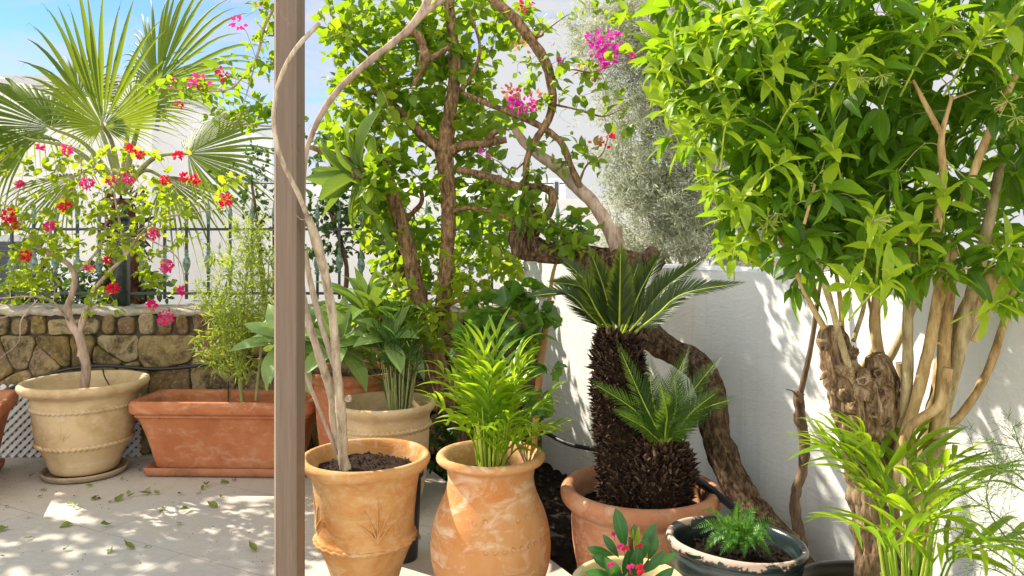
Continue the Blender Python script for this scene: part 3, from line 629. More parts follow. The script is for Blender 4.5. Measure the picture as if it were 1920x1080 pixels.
def pot_a():                                             # cream pot, back left
    D = 4.58; c = P(160, 0, D); c = (c.x, D, .035)
    t = thing('rope_banded_pot', 'large cream clay pot with two rope bands holding the twisted bougainvillea', 'pot', c)
    mb = MB(); prof = [(.15, 0), (.178, 0), (.195, .03), (.218, .10), (.255, .17), (.272, .24), (.281, .32), (.286, .40), (.292, .455), (.315, .475), (.345, .495), (.357, .515), (.355, .535), (.340, .545), (.322, .538), (.300, .50), (.275, .44), (.262, .36)]
    lathe(mb, prof, c, 80, 4, wob(.004)); mb.build('pot_body', 'clay_cream', t)
    rf = lambda z: float(np.interp(z, [0, .1, .17, .24, .32, .40], [.178, .218, .255, .272, .281, .286]))
    mb = MB(); rope(mb, c, .283, .395, .0115, 60); mb.build('rope_band', 'clay_cream', t)
    mb = MB(); rope(mb, c, .258, .178, .0115, 52); mb.build('rope_band', 'clay_cream', t)
    mb = MB(); sprig(mb, c, rf, R(-86), .22, .13); mb.build('leaf_relief', 'clay_cream', t)
    mb = MB(); soil_disc(mb, c, .262, .40); mb.build('soil', 'soil', t)
    s_ = thing('round_saucer', 'weathered round clay saucer under the cream rope-banded pot', 'saucer', (c[0], c[1], 0))
    mb = MB(); lathe(mb, [(.001, .004), (.2, .004), (.228, .018), (.238, .032), (.236, .042), (.224, .04), (.212, .026), (.19, .018), (.001, .018)], (c[0], c[1], 0), 64, 2, wob(.002)); mb.build('dish', 'clay_grey', s_)
    return t
def box_planter(name, label, sl, c, L, Wd, H, ang, mat):
    t = thing(name, label, 'planter', c); rot = Matrix.Rotation(ang, 3, 'Z')
    def ring(l, w, z, r=.05, n=7, ins=0):
        o = []
        for sx, sy, a0 in ((1, 1, 0), (-1, 1, 90), (-1, -1, 180), (1, -1, 270)):
            for i in range(n):
                a = R(a0+90*i/(n-1)); o.append((sx*(l/2-r)+r*math.cos(a), sy*(w/2-r)+r*math.sin(a), z))
        return o
    pr = [(-.14, 0), (-.11, .015), (-.07, H*.45), (-.035, H*.72), (-.025, H*.76), (-.012, H*.775), (-.016, H*.80), (.0, H*.82), (.012, H*.85), (.014, H*.93), (.008, H*.98), (-.006, H), (-.03, H*.99), (-.044, H*.95), (-.05, H*.85), (-.085, H*.4)]
    V = []; cnt = 28
    q_ = catmull([(a, 0, b) for a, b in pr], 3)
    for p in q_:
        for x, y, z in ring(L+2*p.x, Wd+2*p.x*.8, p.z, .055+max(0, p.x)):
            v = rot @ Vector((x, y, z)); k = .003*mn.noise(v*4); V.append((c[0]+v.x+k, c[1]+v.y+k, c[2]+v.z))
    mb = MB(); mb.add(V, [(i*cnt+j, i*cnt+(j+1) % cnt, (i+1)*cnt+(j+1) % cnt, (i+1)*cnt+j) for i in range(len(q_)-1) for j in range(cnt)]); mb.build('planter_body', mat, t)
    mb = MB(); nx, ny = 50, 18; V = []
    for i in range(nx+1):
        for j in range(ny+1):
            v = rot @ Vector(((i/nx-.5)*(L-.12), (j/ny-.5)*(Wd-.10), H*.76)); w_ = Vector(c)+v; V.append((w_.x, w_.y, w_.z+.012*mn.noise(w_*12)+.01*mn.noise(w_*40)))
    mb.add(V, [(i*(ny+1)+j, (i+1)*(ny+1)+j, (i+1)*(ny+1)+j+1, i*(ny+1)+j+1) for i in range(nx) for j in range(ny)]); mb.build('soil', 'soil', t)
    s_ = thing('planter_tray', sl, 'tray', (c[0], c[1], 0)); V = []
    q_ = [(-.12, .003), (-.075, .005), (-.06, .02), (-.055, .055), (-.06, .06), (-.07, .055), (-.08, .026), (-.14, .024), (-Wd*.49, .024)]
    for a, z in q_:
        for x, y, zz in ring(L+2*a, Wd+2*a*1.0, z, .03): v = rot @ Vector((x, y, zz)); V.append((c[0]+v.x, c[1]+v.y, v.z))
    mb = MB(); mb.add(V, [(i*cnt+j, i*cnt+(j+1) % cnt, (i+1)*cnt+(j+1) % cnt, (i+1)*cnt+j) for i in range(len(q_)-1) for j in range(cnt)]); mb.build('tray_rim', 'clay_saucer', s_)
    return t
def pot_front():
    D = 2.98; c = P(686, 0, D); c = (c.x, D, .03)
    t = thing('scalloped_pot', 'ochre clay pot full of crumbly soil beside the timber post, holding bare woody stems', 'pot', c)
    prof = [(.09, 0), (.118, 0), (.128, .03), (.148, .10), (.172, .165), (.186, .195), (.197, .205), (.199, .225), (.190, .24), (.192, .30), (.200, .38), (.210, .45), (.222, .475), (.238, .49), (.252, .505), (.257, .522), (.250, .536), (.236, .538), (.226, .525), (.215, .49), (.205, .44), (.198, .36)]
    mb = MB(); lathe(mb, prof, c, 96, 4, lambda a, z: wob(.004, 3)(a, z)+(.0035*math.sin(a*22)*math.sin(a*9) if .19 < z < .235 else 0)); mb.build('pot_body', 'clay_ochre', t)
    rf = lambda z: float(np.interp(z, [.2, .3, .38, .45], [.195, .192, .200, .208]))
    mb = MB(); sprig(mb, c, rf, R(-66), .245, .17, th=.004); mb.build('leaf_relief', 'clay_ochre', t); mb = MB(); sprig(mb, c, rf, R(-160), .245, .17, th=.004); mb.build('leaf_relief', 'clay_ochre', t)
    mb = MB(); rope(mb, c, .1985, .213, .006, 30); mb.build('scalloped_band', 'clay_ochre', t)
    mb = MB(); soil_disc(mb, c, .205, .475, .02); mb.build('soil', 'soil', t)
    for a in (R(-38), R(-150), R(90)):
        mb = MB(); x, y = c[0]+.125*math.cos(a), c[1]+.125*math.sin(a)
        lathe(mb, [(.001, -.03), (.03, -.029), (.038, -.01), (.040, .014), (.032, .036), (.016, .048), (.001, .05)], (x, y, c[2]), 20, 3); lathe(mb, [(.001, -.03), (.02, -.028), (.025, -.01), (.018, .006), (.001, .01)], (x+.045*math.cos(a), y+.045*math.sin(a), c[2]), 16, 3); mb.build('pot_foot', 'foot', t)
def vase():
    D = 2.9; c = P(920, 0, D); c = (c.x, D, 0)
    t = thing('amphora_pot', 'tall honey-coloured urn with a narrow neck, flared rim and incised scroll bands', 'urn', c)
    prof = [(.10, 0), (.135, 0), (.15, .02), (.19, .08), (.222, .15), (.234, .22), (.230, .29), (.213, .36), (.190, .415), (.173, .46), (.167, .50), (.171, .535), (.184, .555), (.203, .566), (.211, .578), (.207, .592), (.192, .597), (.176, .588), (.158, .565), (.150, .53), (.150, .45), (.16, .42)]
    mb = MB(); lathe(mb, prof, c, 110, 4, wob(.003, 9)); mb.build('pot_body', 'clay_honey', t)
    zs = [.25, .29, .36, .415, .46, .5]; rs = [.2338, .230, .213, .190, .173, .167]; rf = lambda z: float(np.interp(z, zs, rs))
    mb = MB()
    for zc, n, s_ in ((.300, 42, .011), (.395, 30, .012)):
        for k in range(n):
            if zc > .35 and (k % 7 in (2, 3)): continue
            a0 = 2*PI*k/n; pts = []; fl = 1 if random.random() < .8 else -1
            for i in range(9):
                q = i/8*4.6; rr = s_*(1-.12*q); z = zc+rr*math.sin(q)*fl+random.uniform(-.0006, .0006); x = rr*math.cos(q)+s_*.4; a = a0+x/rf(z); r = rf(z)+.0002
                pts.append((c[0]+r*math.cos(a), c[1]+r*math.sin(a), c[2]+z))
            tube(mb, pts, [.0007, .0015, .0012, .0005], 5, 2)
    mb.build('scroll_relief', clay('scroll_clay', (.46, .22, .09), (.36, .15, .05), (.5, .3, .18), .4), t)
    mb = MB(); soil_disc(mb, c, .15, .50, .006); mb.build('soil', 'soil_dark', t)
def pot_cream_mid():
    D = 3.9; c = P(722, 0, D); c = (c.x, D, 0)
    t = thing('rope_banded_pot', 'cream clay pot with one rope band behind the ochre pot', 'pot', c)
    prof = [(.13, 0), (.16, 0), (.18, .06), (.205, .16), (.222, .28), (.230, .40), (.232, .50), (.240, .53), (.256, .55), (.264, .568), (.260, .584), (.248, .59), (.236, .583), (.225, .55), (.21, .45), (.20, .4)]
    mb = MB(); lathe(mb, prof, c, 80, 4, wob(.003, 4)); mb.build('pot_body', 'clay_cream', t)
    mb = MB(); rope(mb, c, .2305, .468, .010, 58); mb.build('rope_band', 'clay_cream', t)
    mb = MB(); sprig(mb, c, lambda z: .228, R(-85), .28, .15); mb.build('leaf_relief', 'clay_cream', t)
    mb = MB(); soil_disc(mb, c, .215, .47); mb.build('soil', 'soil_dark', t)
def pot_terra_back():
    D = 4.4; c = P(668, 0, D); c = (c.x, D, 0)
    t = thing('fluted_terracotta_pot', 'red terracotta pot shaded behind the cream pot, holding the big agave', 'pot', c)
    prof = [(.14, 0), (.17, 0), (.20, .15), (.225, .35), (.24, .55), (.252, .60), (.285, .625), (.292, .655), (.285, .675), (.265, .675), (.25, .65), (.235, .6)]
    mb = MB(); lathe(mb, prof, c, 80, 4, lambda a, z: (.006*abs(math.sin(a*14)) if z > .61 else 0)+wob(.003, 2)(a, z)); mb.build('pot_body', 'clay_terra', t)
    mb = MB(); soil_disc(mb, c, .245, .63); mb.build('soil', 'soil_dark', t)
def pot_cycad():
    D = 2.96; c = P(1200, 0, D); c = (c.x, D, -.04)
    t = thing('garland_pot', 'wide terracotta pot with moulded garlands on its side, holding the two cycads', 'pot', c); dz = .04
    prof = [(.15, 0), (.20, 0), (.222, .06), (.245, .15), (.264, .25), (.272, .33), (.272, .385), (.278, .405), (.296, .42), (.311, .438), (.316, .462), (.310, .482), (.295, .494), (.278, .492), (.262, .478), (.254, .45), (.25, .38), (.24, .3)]
    mb = MB(); lathe(mb, prof, c, 110, 4, wob(.004, 6)); mb.build('pot_body', 'clay_terra_pale', t)
    rf = lambda z: float(np.interp(z, [0, .06, .15, .25, .33, .385], [.2, .222, .245, .264, .272, .272]))
    for a0 in (-152, -62+0, 28, 118):
        mb = MB()
        def blob(a, z, r, h=.6):
            rr = rf(z); x, y = c[0]+rr*math.cos(a), c[1]+rr*math.sin(a); V = []; n, m = 6, 10; nrm = Vector((math.cos(a), math.sin(a), 0)); tx = Vector((-math.sin(a), math.cos(a), 0))
            for i in range(n):
                th = PI*.5*i/(n-1)
                for j in range(m): b = 2*PI*j/m; v = Vector((x, y, c[2]+z))+tx*r*math.cos(th)*math.cos(b)+Vector((0, 0, r*math.cos(th)*math.sin(b)))+nrm*(r*h*math.sin(th)-.001); V.append(tuple(v))
            mb.add(V, [(i*m+j, i*m+(j+1) % m, (i+1)*m+(j+1) % m, (i+1)*m+j) for i in range(n-1) for j in range(m)])
        A0 = R(a0)
        for k in range(26):                                     # tassel of beads hanging down
            blob(A0+.002*k, .31-.0095*k, .0085-.00012*k, .9)
        for k in range(150):                                    # clustered fruit and leaves
            q = random.random(); u = random.gauss(0, .12); z = .33-.11*q-.35*abs(u)*.3; 
            if random.random() < .5: u = .28*q; z = .34-.09*math.sin(q*PI)-.05*q
            blob(A0+u+.02, z+random.uniform(-.012, .012), random.uniform(.004, .013), .7)
        for (u, z, s_) in ((.05, .35, .016), (.18, .30, .02), (.10, .25, .018), (.42, .33, .018), (.40, .27, .018)):
            pts = []
            for i in range(10):
                q = i/9*5.2; rr = s_*(1-.13*q); zz = z+rr*math.sin(q); a = A0+u+rr*math.cos(q)/rf(zz); r = rf(zz)+.001; pts.append((c[0]+r*math.cos(a), c[1]+r*math.sin(a), c[2]+zz))
            tube(mb, pts, [.002, .004, .003, .001], 6, 2)
        mb.build('garland_relief', 'clay_terra_pale', t)
    mb = MB(); soil_disc(mb, c, .252, .40, .015); mb.build('soil', 'soil_dark', t)
def bowl():
    D = 2.2; c = P(1366, 0, D); c = (c.x, D, 0); tl = Matrix.Rotation(R(3), 3, 'Y') @ Matrix.Rotation(R(-2), 3, 'X')
    t = thing('chipped_bowl_planter', 'dark glazed pot with a pink chipped rim, holding a small fern', 'pot', c)
    prof = [(.09, 0), (.115, 0), (.125, .1), (.14, .25), (.165, .38), (.185, .44), (.190, .475), (.193, .50), (.200, .508), (.203, .522), (.197, .532), (.186, .530), (.178, .515), (.170, .47), (.16, .42)]
    mb = MB(); lathe(mb, prof, c, 96, 4, lambda a, z: wob(.003, 12)(a, z)+.0012*math.sin(z*330)*(1 if .40 < z < .49 else 0), tl); mb.build('pot_body', 'glaze', t)
    mb = MB(); soil_disc(mb, (c[0]+.02, c[1], 0), .168, .475, .012); mb.build('soil', 'soil_dark', t)
def pot_small_cream():
    D = 2.12; c = P(1180, 0, D); c = (c.x, D, 0)
    t = thing('yellow_cream_pot', 'pale yellow pot at the bottom edge holding the small red-flowered succulent', 'pot', c)
    prof = [(.08, 0), (.105, 0), (.12, .2), (.135, .36), (.142, .405), (.158, .42), (.165, .435), (.162, .449), (.15, .455), (.138, .447), (.130, .42), (.12, .35)]
    mb = MB(); lathe(mb, prof, c, 72, 4, wob(.002, 8)); mb.build('pot_body', clay('yellow_clay', (.60, .50, .24), (.48, .38, .15), (.66, .60, .42), .4), t)
    mb = MB(); soil_disc(mb, c, .13, .40); mb.build('soil', 'soil_dark', t)
def pot_black(px, D, r, zr, label, name='black_nursery_pot'):
    c = P(px, 0, D); c = (c.x, D, 0); t = thing(name, label, 'pot', c)
    mb = MB(); lathe(mb, [(r*.6, 0), (r*.74, 0), (r*.9, zr-.03), (r*.93, zr-.028), (r, zr-.022), (r*1.01, zr-.004), (r*.99, zr), (r*.93, zr-.003), (r*.90, zr-.04), (r*.85, zr-.1)], c, 56, 2); mb.build('pot_body', 'black', t)
    mb = MB(); soil_disc(mb, c, r*.9, zr-.05, .008); mb.build('soil', 'soil_dark', t)
pot_a(); pot_front(); vase(); pot_cream_mid(); pot_terra_back(); pot_cycad(); bowl(); pot_small_cream()
pot_black(1652, 1.98, .232, .47, 'broad black plastic pot at the bottom right under the bright palm clump')
pot_black(752, 3.35, .10, .39, 'small black plastic pot tucked behind the ochre pot')
box_planter('long_terracotta_planter', 'long orange terracotta trough with a rolled rim in front of the stone wall', 'flat terracotta tray under the long trough', (P(434, 0, 4.62).x, 4.62, .04), 1.09, .40, .43, R(-2), 'clay_terra')
box_planter('corner_terracotta_planter', 'terracotta trough cut off by the left edge beside the cream pot', 'terracotta tray under the trough at the left edge', (-3.16, 4.28, .04), .95, .40, .44, R(-66), 'clay_terra')

# hoses
mb = MB(); tube(mb, [P(-90, 765, 4.88), P(0, 736, 4.89), P(60, 712, 4.9), P(130, 692, 4.91), P(200, 686, 4.92), P(290, 692, 4.93), P(370, 686, 4.93), P(440, 673, 4.92), P(520, 668, 4.92), P(620, 690, 4.9)], .0115, 10, 6)
o = mb.build('irrigation_hose', 'black'); tag(o, 'black irrigation hose strung along the face of the stone wall', 'hose')
for a in ([(193, 692), (196, 706), (206, 724)], [(430, 682), (428, 720), (428, 752)]):
    mb = MB(); tube(mb, [P(x, y, 4.9-.08*i) for i, (x, y) in enumerate(a)], .0045, 6, 3); m_ = mb.build('drip_tube', 'black'); m_.parent = o
mb = MB(); tube(mb, [P(960, 775, 4.6), P(1008, 802, 4.45), P(1060, 830, 4.2), P(1112, 842, 3.95), P(1170, 852, 3.7), P(1230, 866, 3.4), P(1285, 884, 3.12), P(1330, 915, 2.9), P(1372, 950, 2.75), P(1420, 990, 2.62), P(1500, 1055, 2.5)], [.0125, .0125, .014, .014], 10, 6)
o = mb.build('irrigation_hose', 'black'); tag(o, 'black irrigation pipe running low past the white wall and behind the cycad pot', 'hose')

# ------------------------------------------------------------------ plants
def px_path(l, D): return [P(a[0], a[1], a[2] if len(a) > 2 else D) for a in l]
def nodes_from(Pp, rr, every=2): return [(Pp[i], rr[i]) for i in range(0, len(Pp), every)]

# bougainvillea in the cream pot
def boug_left():
    t = thing('potted_bougainvillea', 'twisted bougainvillea with red and magenta blooms growing from the rope-banded cream pot at left', 'shrub', (P(160, 0, 4.58).x, 4.58, .45))
    mb = MB(); nodes = []
    D = 4.58
    for l, r in (([(158, 728), (162, 690), (156, 660), (148, 628), (133, 606), (128, 575), (136, 548), (140, 520), (132, 500), (112, 484), (80, 470), (60, 462)], [.029, .027, .028, .023, .019, .017, .016, .014, .010]),
                 ([(148, 628), (158, 600), (166, 570, 4.5), (176, 545, 4.45), (205, 510, 4.4), (235, 480, 4.4), (262, 440, 4.35)], [.018, .014, .012, .010, .007]),
                 ([(150, 668), (153, 640), (150, 610), (156, 585)], [.02, .016, .012, .005]),
                 ([(80, 470), (50, 430), (30, 390), (40, 340)], [.009, .006, .003]), ([(95, 477), (95, 430), (110, 380), (150, 330), (150, 290)], [.010, .007, .003]),
                 ([(262, 440, 4.35), (300, 410, 4.3), (360, 400, 4.3), (420, 390, 4.3)], [.007, .005, .002]), ([(235, 480, 4.4), (225, 420, 4.4), (215, 350, 4.4), (240, 290, 4.4)], [.008, .006, .002]),
                 ([(137, 520), (175, 480, 4.7), (196, 440, 4.8), (197, 390, 4.8)], [.010, .007, .004]),
                 ([(262, 440, 4.35), (330, 480, 4.3), (345, 540, 4.2), (320, 600, 4.15)], [.005, .003, .0015]), ([(-10, 560, 4.2), (60, 556, 4.3), (100, 566, 4.4), (128, 600, 4.55)], [.003, .005, .007]),
                 ([(70, 562, 4.3), (40, 600, 4.25), (35, 640, 4.2), (0, 672, 4.2)], [.004, .003, .001]), ([(60, 556, 4.3), (20, 590, 4.3), (-20, 600, 4.3)], [.003, .002])):
        nodes += nodes_from(*tube(mb, px_path(l, D), r, 8, 5, .10, 18))
    blobs = [(60, 430, 4.5, .32, .28, .3, 34), (130, 360, 4.5, .32, .26, .3, 30), (215, 360, 4.5, .30, .26, .3, 28), (240, 460, 4.4, .25, .22, .25, 22), (300, 350, 4.4, .25, .2, .25, 16), (370, 400, 4.3, .22, .2, .2, 15), (100, 300, 4.5, .3, .12, .2, 14),
             (40, 520, 4.4, .2, .15, .2, 12), (150, 450, 4.6, .3, .2, .3, 22), (310, 500, 4.2, .15, .25, .15, 9), (430, 360, 4.3, .12, .12, .15, 8), (235, 290, 4.4, .25, .08, .2, 10), (10, 330, 4.5, .15, .2, .2, 9), (50, 500, 4.45, .28, .16, .2, 20), (270, 420, 4.4, .22, .2, .2, 16), (190, 560, 4.4, .2, .1, .15, 8), (20, 430, 4.5, .2, .2, .2, 14)]
    tw = grow(mb, nodes, sph_points(blobs), .0012, .15, 4, .004)
    mb.build('branches', 'bark_pinkish', t)
    lf = MB(); leaf_twigs(lf, tw, T_OV, .058, .032, .15, .5, .9, .5, 3, .4); mb2 = lf; mb2.build('foliage', 'leaf_boug_pale', t)
    fl = [(15, 402, 'r', .05), (22, 418, 'r', .05), (48, 480, 'r', .035), (92, 423, 'm', .03), (125, 281, 'm', .04), (75, 275, 'm', .02), (122, 386, 'r', .04), (164, 345, 'm', .045), (208, 338, 'm', .03), (240, 333, 'm', .04), (245, 278, 'r', .035), (262, 290, 'r', .03),
          (334, 292, 'r', .03), (310, 338, 'r', .03), (345, 333, 'r', .03), (365, 337, 'r', .03), (424, 375, 'r', .05), (287, 440, 'm', .04), (312, 498, 'm', .045), (212, 541, 'r', .04), (168, 502, 'm', .02), (200, 487, 'r', .02), (340, 545, 'm', .025), (311, 596, 'm', .055), (285, 572, 'm', .035), (36, 345, 'm', .02)]
    for x, y, k, r in fl: flower(t, P(x, y, 4.15 if x > 270 else 4.3), r*.66, {'r': 'petal_red', 'm': 'petal_magenta'}[k], int(14+r*900), size=.020)
    s_ = sph_points([(x, y-6, 4.25, .05, .04, .05, 2) for x, y, _, _ in fl[::2]])
    lf = MB(); place(lf, T_OVs, s_, rdir(len(s_)), rdir(len(s_))+np.array([0, 0, 1.]), .045); lf.build('young_leaves', leafmat('yellow_tip_leaf', (.35, .38, .02), (.55, .52, .03), (.7, .65, .03), .5), t)
boug_left()

# the big central bougainvillea
def boug_centre():
    t = thing('climbing_bougainvillea', 'tall bougainvillea with rough trunks and bright backlit leaves behind the urn', 'tree', (-.35, 4.2, 0))
    mb = MB(); nodes = []; D = 4.15
    L = [([(880, 900, 4.3), (862, 830, 4.3), (840, 760, 4.25), (822, 700, 4.2), (812, 650, 4.2)], [.07, .065, .055, .045]),
         ([(812, 650, 4.2), (832, 560), (838, 480), (842, 400), (838, 330), (832, 285)], [.045, .042, .040, .042, .05]),
         ([(832, 285), (842, 220), (852, 150), (850, 80), (842, 0), (840, -60)], [.045, .036, .032, .028, .02]),
         ([(822, 700, 4.2), (800, 620), (785, 560), (768, 480), (745, 395), (722, 320), (706, 270)], [.05, .045, .045, .040, .034, .028]),
         ([(832, 285), (800, 258), (765, 225), (728, 190), (695, 168)], [.034, .028, .022, .016]),
         ([(832, 290), (870, 272), (905, 270), (950, 262)], [.032, .024, .018]), ([(905, 272), (925, 250), (950, 240)], [.02, .014]),
         ([(745, 395), (710, 345), (670, 310), (610, 285), (580, 275)], [.026, .024, .024, .018, .014]),
         ([(775, 160, 4), (795, 110, 4), (785, 70, 4), (760, 50, 4)], [.012, .026, .022, .016]), ([(795, 115, 4), (825, 100, 4), (842, 88, 4)], [.018, .012]),
         ([(728, 190), (735, 150), (700, 110), (660, 70), (640, 20)], [.012, .010, .006]),
         ([(850, 180), (880, 150), (900, 90), (880, 20)], [.014, .010, .006]), ([(768, 480), (760, 420, 4.3), (790, 380, 4.3), (788, 350, 4.3)], [.018, .014, .012]),
         ([(795, 600), (870, 560, 4), (940, 570, 4), (990, 590, 4)], [.014, .010, .005]), ([(838, 400), (880, 390, 4.1), (930, 400, 4), (970, 420, 3.9)], [.016, .011, .007]),
         ([(785, 560), (740, 590, 4.0), (700, 600, 3.95)], [.010, .007, .003])]
    for l, r in L: nodes += nodes_from(*tube(mb, px_path(l, D), r, 26, 8, .12, 12, fis=.16), every=3)
    blobs = [(700, 325, 3.65, 0.10, .16, .06, 14), (640, 50, 4.20, 0.22, .2, .25, 33), (740, 60, 4.30, 0.35, .28, .35, 93), (840, 60, 4.30, 0.32, .3, .35, 83), (800, 150, 4.30, 0.34, .28, .35, 73), (680, 150, 4.20, 0.25, .22, .25, 33), (930, 40, 4.30, 0.28, .14, .25, 29), (910, 140, 4.40, 0.12, .3, .2, 12),
             (900, 220, 4.30, 0.28, .2, .3, 45), (700, 260, 4.20, 0.28, .25, .3, 54), (790, 320, 4.30, 0.30, .25, .3, 39), (640, 250, 4.40, 0.10, .12, .15, 6), (900, 350, 4.35, 0.28, .25, .3, 54), (720, 400, 4.20, 0.14, .22, .2, 26), (930, 430, 4.35, 0.25, .25, .3, 45),
             (860, 480, 4.50, 0.25, .25, .25, 36), (790, 500, 4.40, 0.20, .3, .25, 29), (740, 480, 4.50, 0.14, .12, .2, 10), (690, 340, 4.20, 0.15, .12, .2, 14), (820, 230, 4.40, 0.20, .2, .3, 26)]
    tw = grow(mb, nodes, sph_points(blobs), .0012, .1, 4, .006)
    mb.build('trunk', 'bark_brown', t)
    lf = MB(); leaf_twigs(lf, tw, T_OV, .086, .036, .05, .5, 1.0, .5, 3, .45); lf.build('foliage', 'leaf_boug', t)
    mb = MB(); bl = [(760, 620, 4.05, 0.26, .2, .2, 29), (840, 600, 4.00, 0.22, .2, .2, 24), (900, 560, 4.10, 0.26, .2, .2, 24), (640, 110, 4.00, 0.12, .16, .2, 6), (700, 230, 3.95, 0.22, .2, .15, 18), (760, 560, 4.05, 0.16, .3, .15, 15), (700, 400, 3.95, 0.08, .22, .1, 8), (840, 520, 4.00, 0.10, .25, .1, 8), (960, 500, 4.00, 0.16, .12, .15, 8)]
    tw = grow(mb, nodes, sph_points(bl), .0012, .12, 4, .005); mb.build('twigs', 'bark_tan', t)
    lf = MB(); leaf_twigs(lf, tw, T_OV, .075, .034, .05, .5, 1.0, .5, 3, .4); lf.build('young_foliage', 'leaf_boug_pale', t)
boug_centre()

# the leaning tree: trunk rises from the bed, arches behind the cycad and lies level
def leaning_tree():
    t = thing('leaning_gnarled_tree', 'gnarled old tree whose thick trunk arches behind the cycad then lies level', 'tree', tuple(P(1600, 0, 2.75)[:2])+(0,))
    mb = MB(); nodes = []
    L = [([(1560, 1190, 2.7), (1500, 1060, 2.78), (1440, 985, 2.85), (1388, 920, 2.95), (1354, 855, 3.02), (1338, 800, 3.08), (1336, 750, 3.12), (1318, 700, 3.2), (1280, 670, 3.28), (1230, 640, 3.36), (1185, 600, 3.45), (1150, 560, 3.55), (1120, 510, 3.6), (1090, 482, 3.65)], [.055, .052, .052, .054, .057, .058, .058, .056, .056, .056, .058, .06, .06]),
         ([(1232, 478, 3.5), (1205, 500, 3.55), (1160, 486, 3.6), (1100, 478, 3.65), (1040, 476, 3.7), (990, 462, 3.75), (968, 440, 3.8)], [.056, .06, .048, .043, .050, .062, .036]),
         ([(985, 478, 3.75), (985, 440, 3.75), (1000, 405, 3.75), (1010, 395, 3.75)], [.07, .07, .06, .04])]
    for l, r in L: nodes += nodes_from(*tube(mb, px_path(l, 3), r, 60, 14, .16, 9, fis=.26), every=6)
    mb.build('trunk', 'bark_old', t); mb = MB()
    for l, r in [([(1158, 470, 3.55), (1140, 425, 3.6), (1112, 380, 3.65), (1086, 355, 3.7), (1050, 318, 3.75), (1010, 290, 3.8), (985, 270, 3.85), (960, 235, 3.85)], [.032, .034, .031, .034, .028, .024, .018])]:
        nodes += nodes_from(*tube(mb, px_path(l, 3), r, 14, 6, .12, 14))
    tube(mb, px_path([(1168, 468), (1162, 440), (1160, 425)], 3.5), [.018, .013, .011], 8)
    mb.build('pale_branch', 'bark_pinkish', t); mb = MB()
    for l, r in [([(1005, 430, 3.75), (1030, 395, 3.72), (1036, 365, 3.72), (1018, 352, 3.75), (975, 350, 3.8), (920, 332, 3.9), (862, 318, 4.05)], [.026, .022, .021, .021, .020, .020, .018]),
                 ([(985, 440, 3.7), (986, 360, 3.7), (988, 300, 3.7), (1005, 262, 3.7), (1032, 215, 3.7), (1034, 160, 3.7), (1020, 110, 3.7), (995, 75, 3.7), (965, 35, 3.7), (930, 5, 3.75), (890, -30, 3.8)], [.018, .016, .016, .018, .022, .024, .026, .026, .024, .022]),
                 ([(1088, 352, 3.68), (1070, 310, 3.68), (1050, 265, 3.68), (1010, 235, 3.72), (960, 212, 3.78), (915, 195, 3.85), (870, 175, 3.95)], [.018, .016, .016, .016, .015, .012]),
                 ([(1005, 75, 3.7), (1010, 62, 3.7), (1018, 50, 3.7)], [.008, .004]), ([(1000, 72, 3.7), (1016, 66, 3.68), (1018, 62, 3.66)], [.009, .005]),
                 ([(1034, 195, 3.7), (1080, 205, 3.65), (1130, 218, 3.6), (1165, 205, 3.6)], [.006, .004, .002]), ([(1030, 150, 3.7), (1060, 130, 3.6), (1110, 135, 3.55), (1150, 120, 3.5)], [.006, .004, .002]),
                 ([(1085, 345, 3.7), (1100, 310, 3.65), (1128, 290, 3.6), (1140, 258, 3.6)], [.007, .004, .002]), ([(988, 300), (960, 320), (930, 300)], [.005, .002])]:
        nodes += nodes_from(*tube(mb, px_path(l, 3.7), r, 12, 6, .2, 16))
    tw = grow(mb, nodes, sph_points([(1085, 150, 3.6, .16, .14, .14, 12), (1120, 190, 3.6, .16, .10, .14, 11), (1150, 225, 3.6, .12, .07, .12, 7), (1050, 270, 3.7, .14, .12, .15, 9), (1100, 290, 3.65, .14, .1, .15, 10), (1010, 120, 3.7, .16, .14, .16, 12), (960, 60, 3.75, .2, .12, .16, 14),
          (1130, 10, 3.5, .22, .05, .1, 9), (1165, 50, 3.5, .05, .1, .1, 6), (1010, 350, 3.75, .1, .12, .12, 6), (1050, 430, 3.6, .2, .10, .12, 24), (960, 390, 3.65, .16, .14, .15, 24), (1010, 400, 3.6, .14, .1, .1, 14), (1000, 310, 3.65, .14, .12, .12, 12), (1080, 460, 3.55, .12, .06, .1, 12), (1020, 190, 3.7, .05, .12, .1, 4), (955, 220, 3.8, .2, .12, .15, 12)]), .001, .1, 4, .004)
    mb.build('branches', 'bark_brown', t)
    dt = MB(); grow(dt, nodes, sph_points([(1000, 420, 3.65, .18, .14, .14, 60), (1060, 450, 3.6, .2, .1, .12, 40), (1180, 470, 3.5, .14, .08, .1, 26), (960, 330, 3.75, .2, .16, .14, 30), (1040, 200, 3.7, .1, .2, .1, 20)]), .0007, .05, 3, .002); dt.build('dry_twigs', 'bark_pinkish', t)
    lf = MB(); leaf_twigs(lf, tw, T_OV, .066, .045, .15, .4, 1, .5, 2, .5); lf.build('foliage', 'leaf_boug', t)
    D = 3.5
    for x, y, r, k, n in [(1120, 75, .05, 'p', 40), (1150, 78, .05, 'p', 40), (1122, 95, .035, 'p', 22), (1140, 108, .045, 'p', 34), (1132, 118, .03, 'p', 18), (972, 180, .035, 'p', 16), (985, 198, .04, 'p', 26), (968, 196, .03, 'p', 14), (1002, 196, .02, 'p', 8), (1182, 108, .025, 'm', 9),
                          (1141, 251, .02, 'r', 8), (1132, 270, .02, 'r', 6), (988, 10, .03, 'r', 9), (978, 14, .02, 'd', 6), (958, 172, .04, 'd', 22), (1003, 183, .03, 'd', 14), (978, 90, .03, 'd', 9), (1120, 272, .03, 'd', 10), (906, 287, .02, 'p', 6), (1054, 115, .012, 'p', 5), (1105, 130, .06, 'd', 14)]:
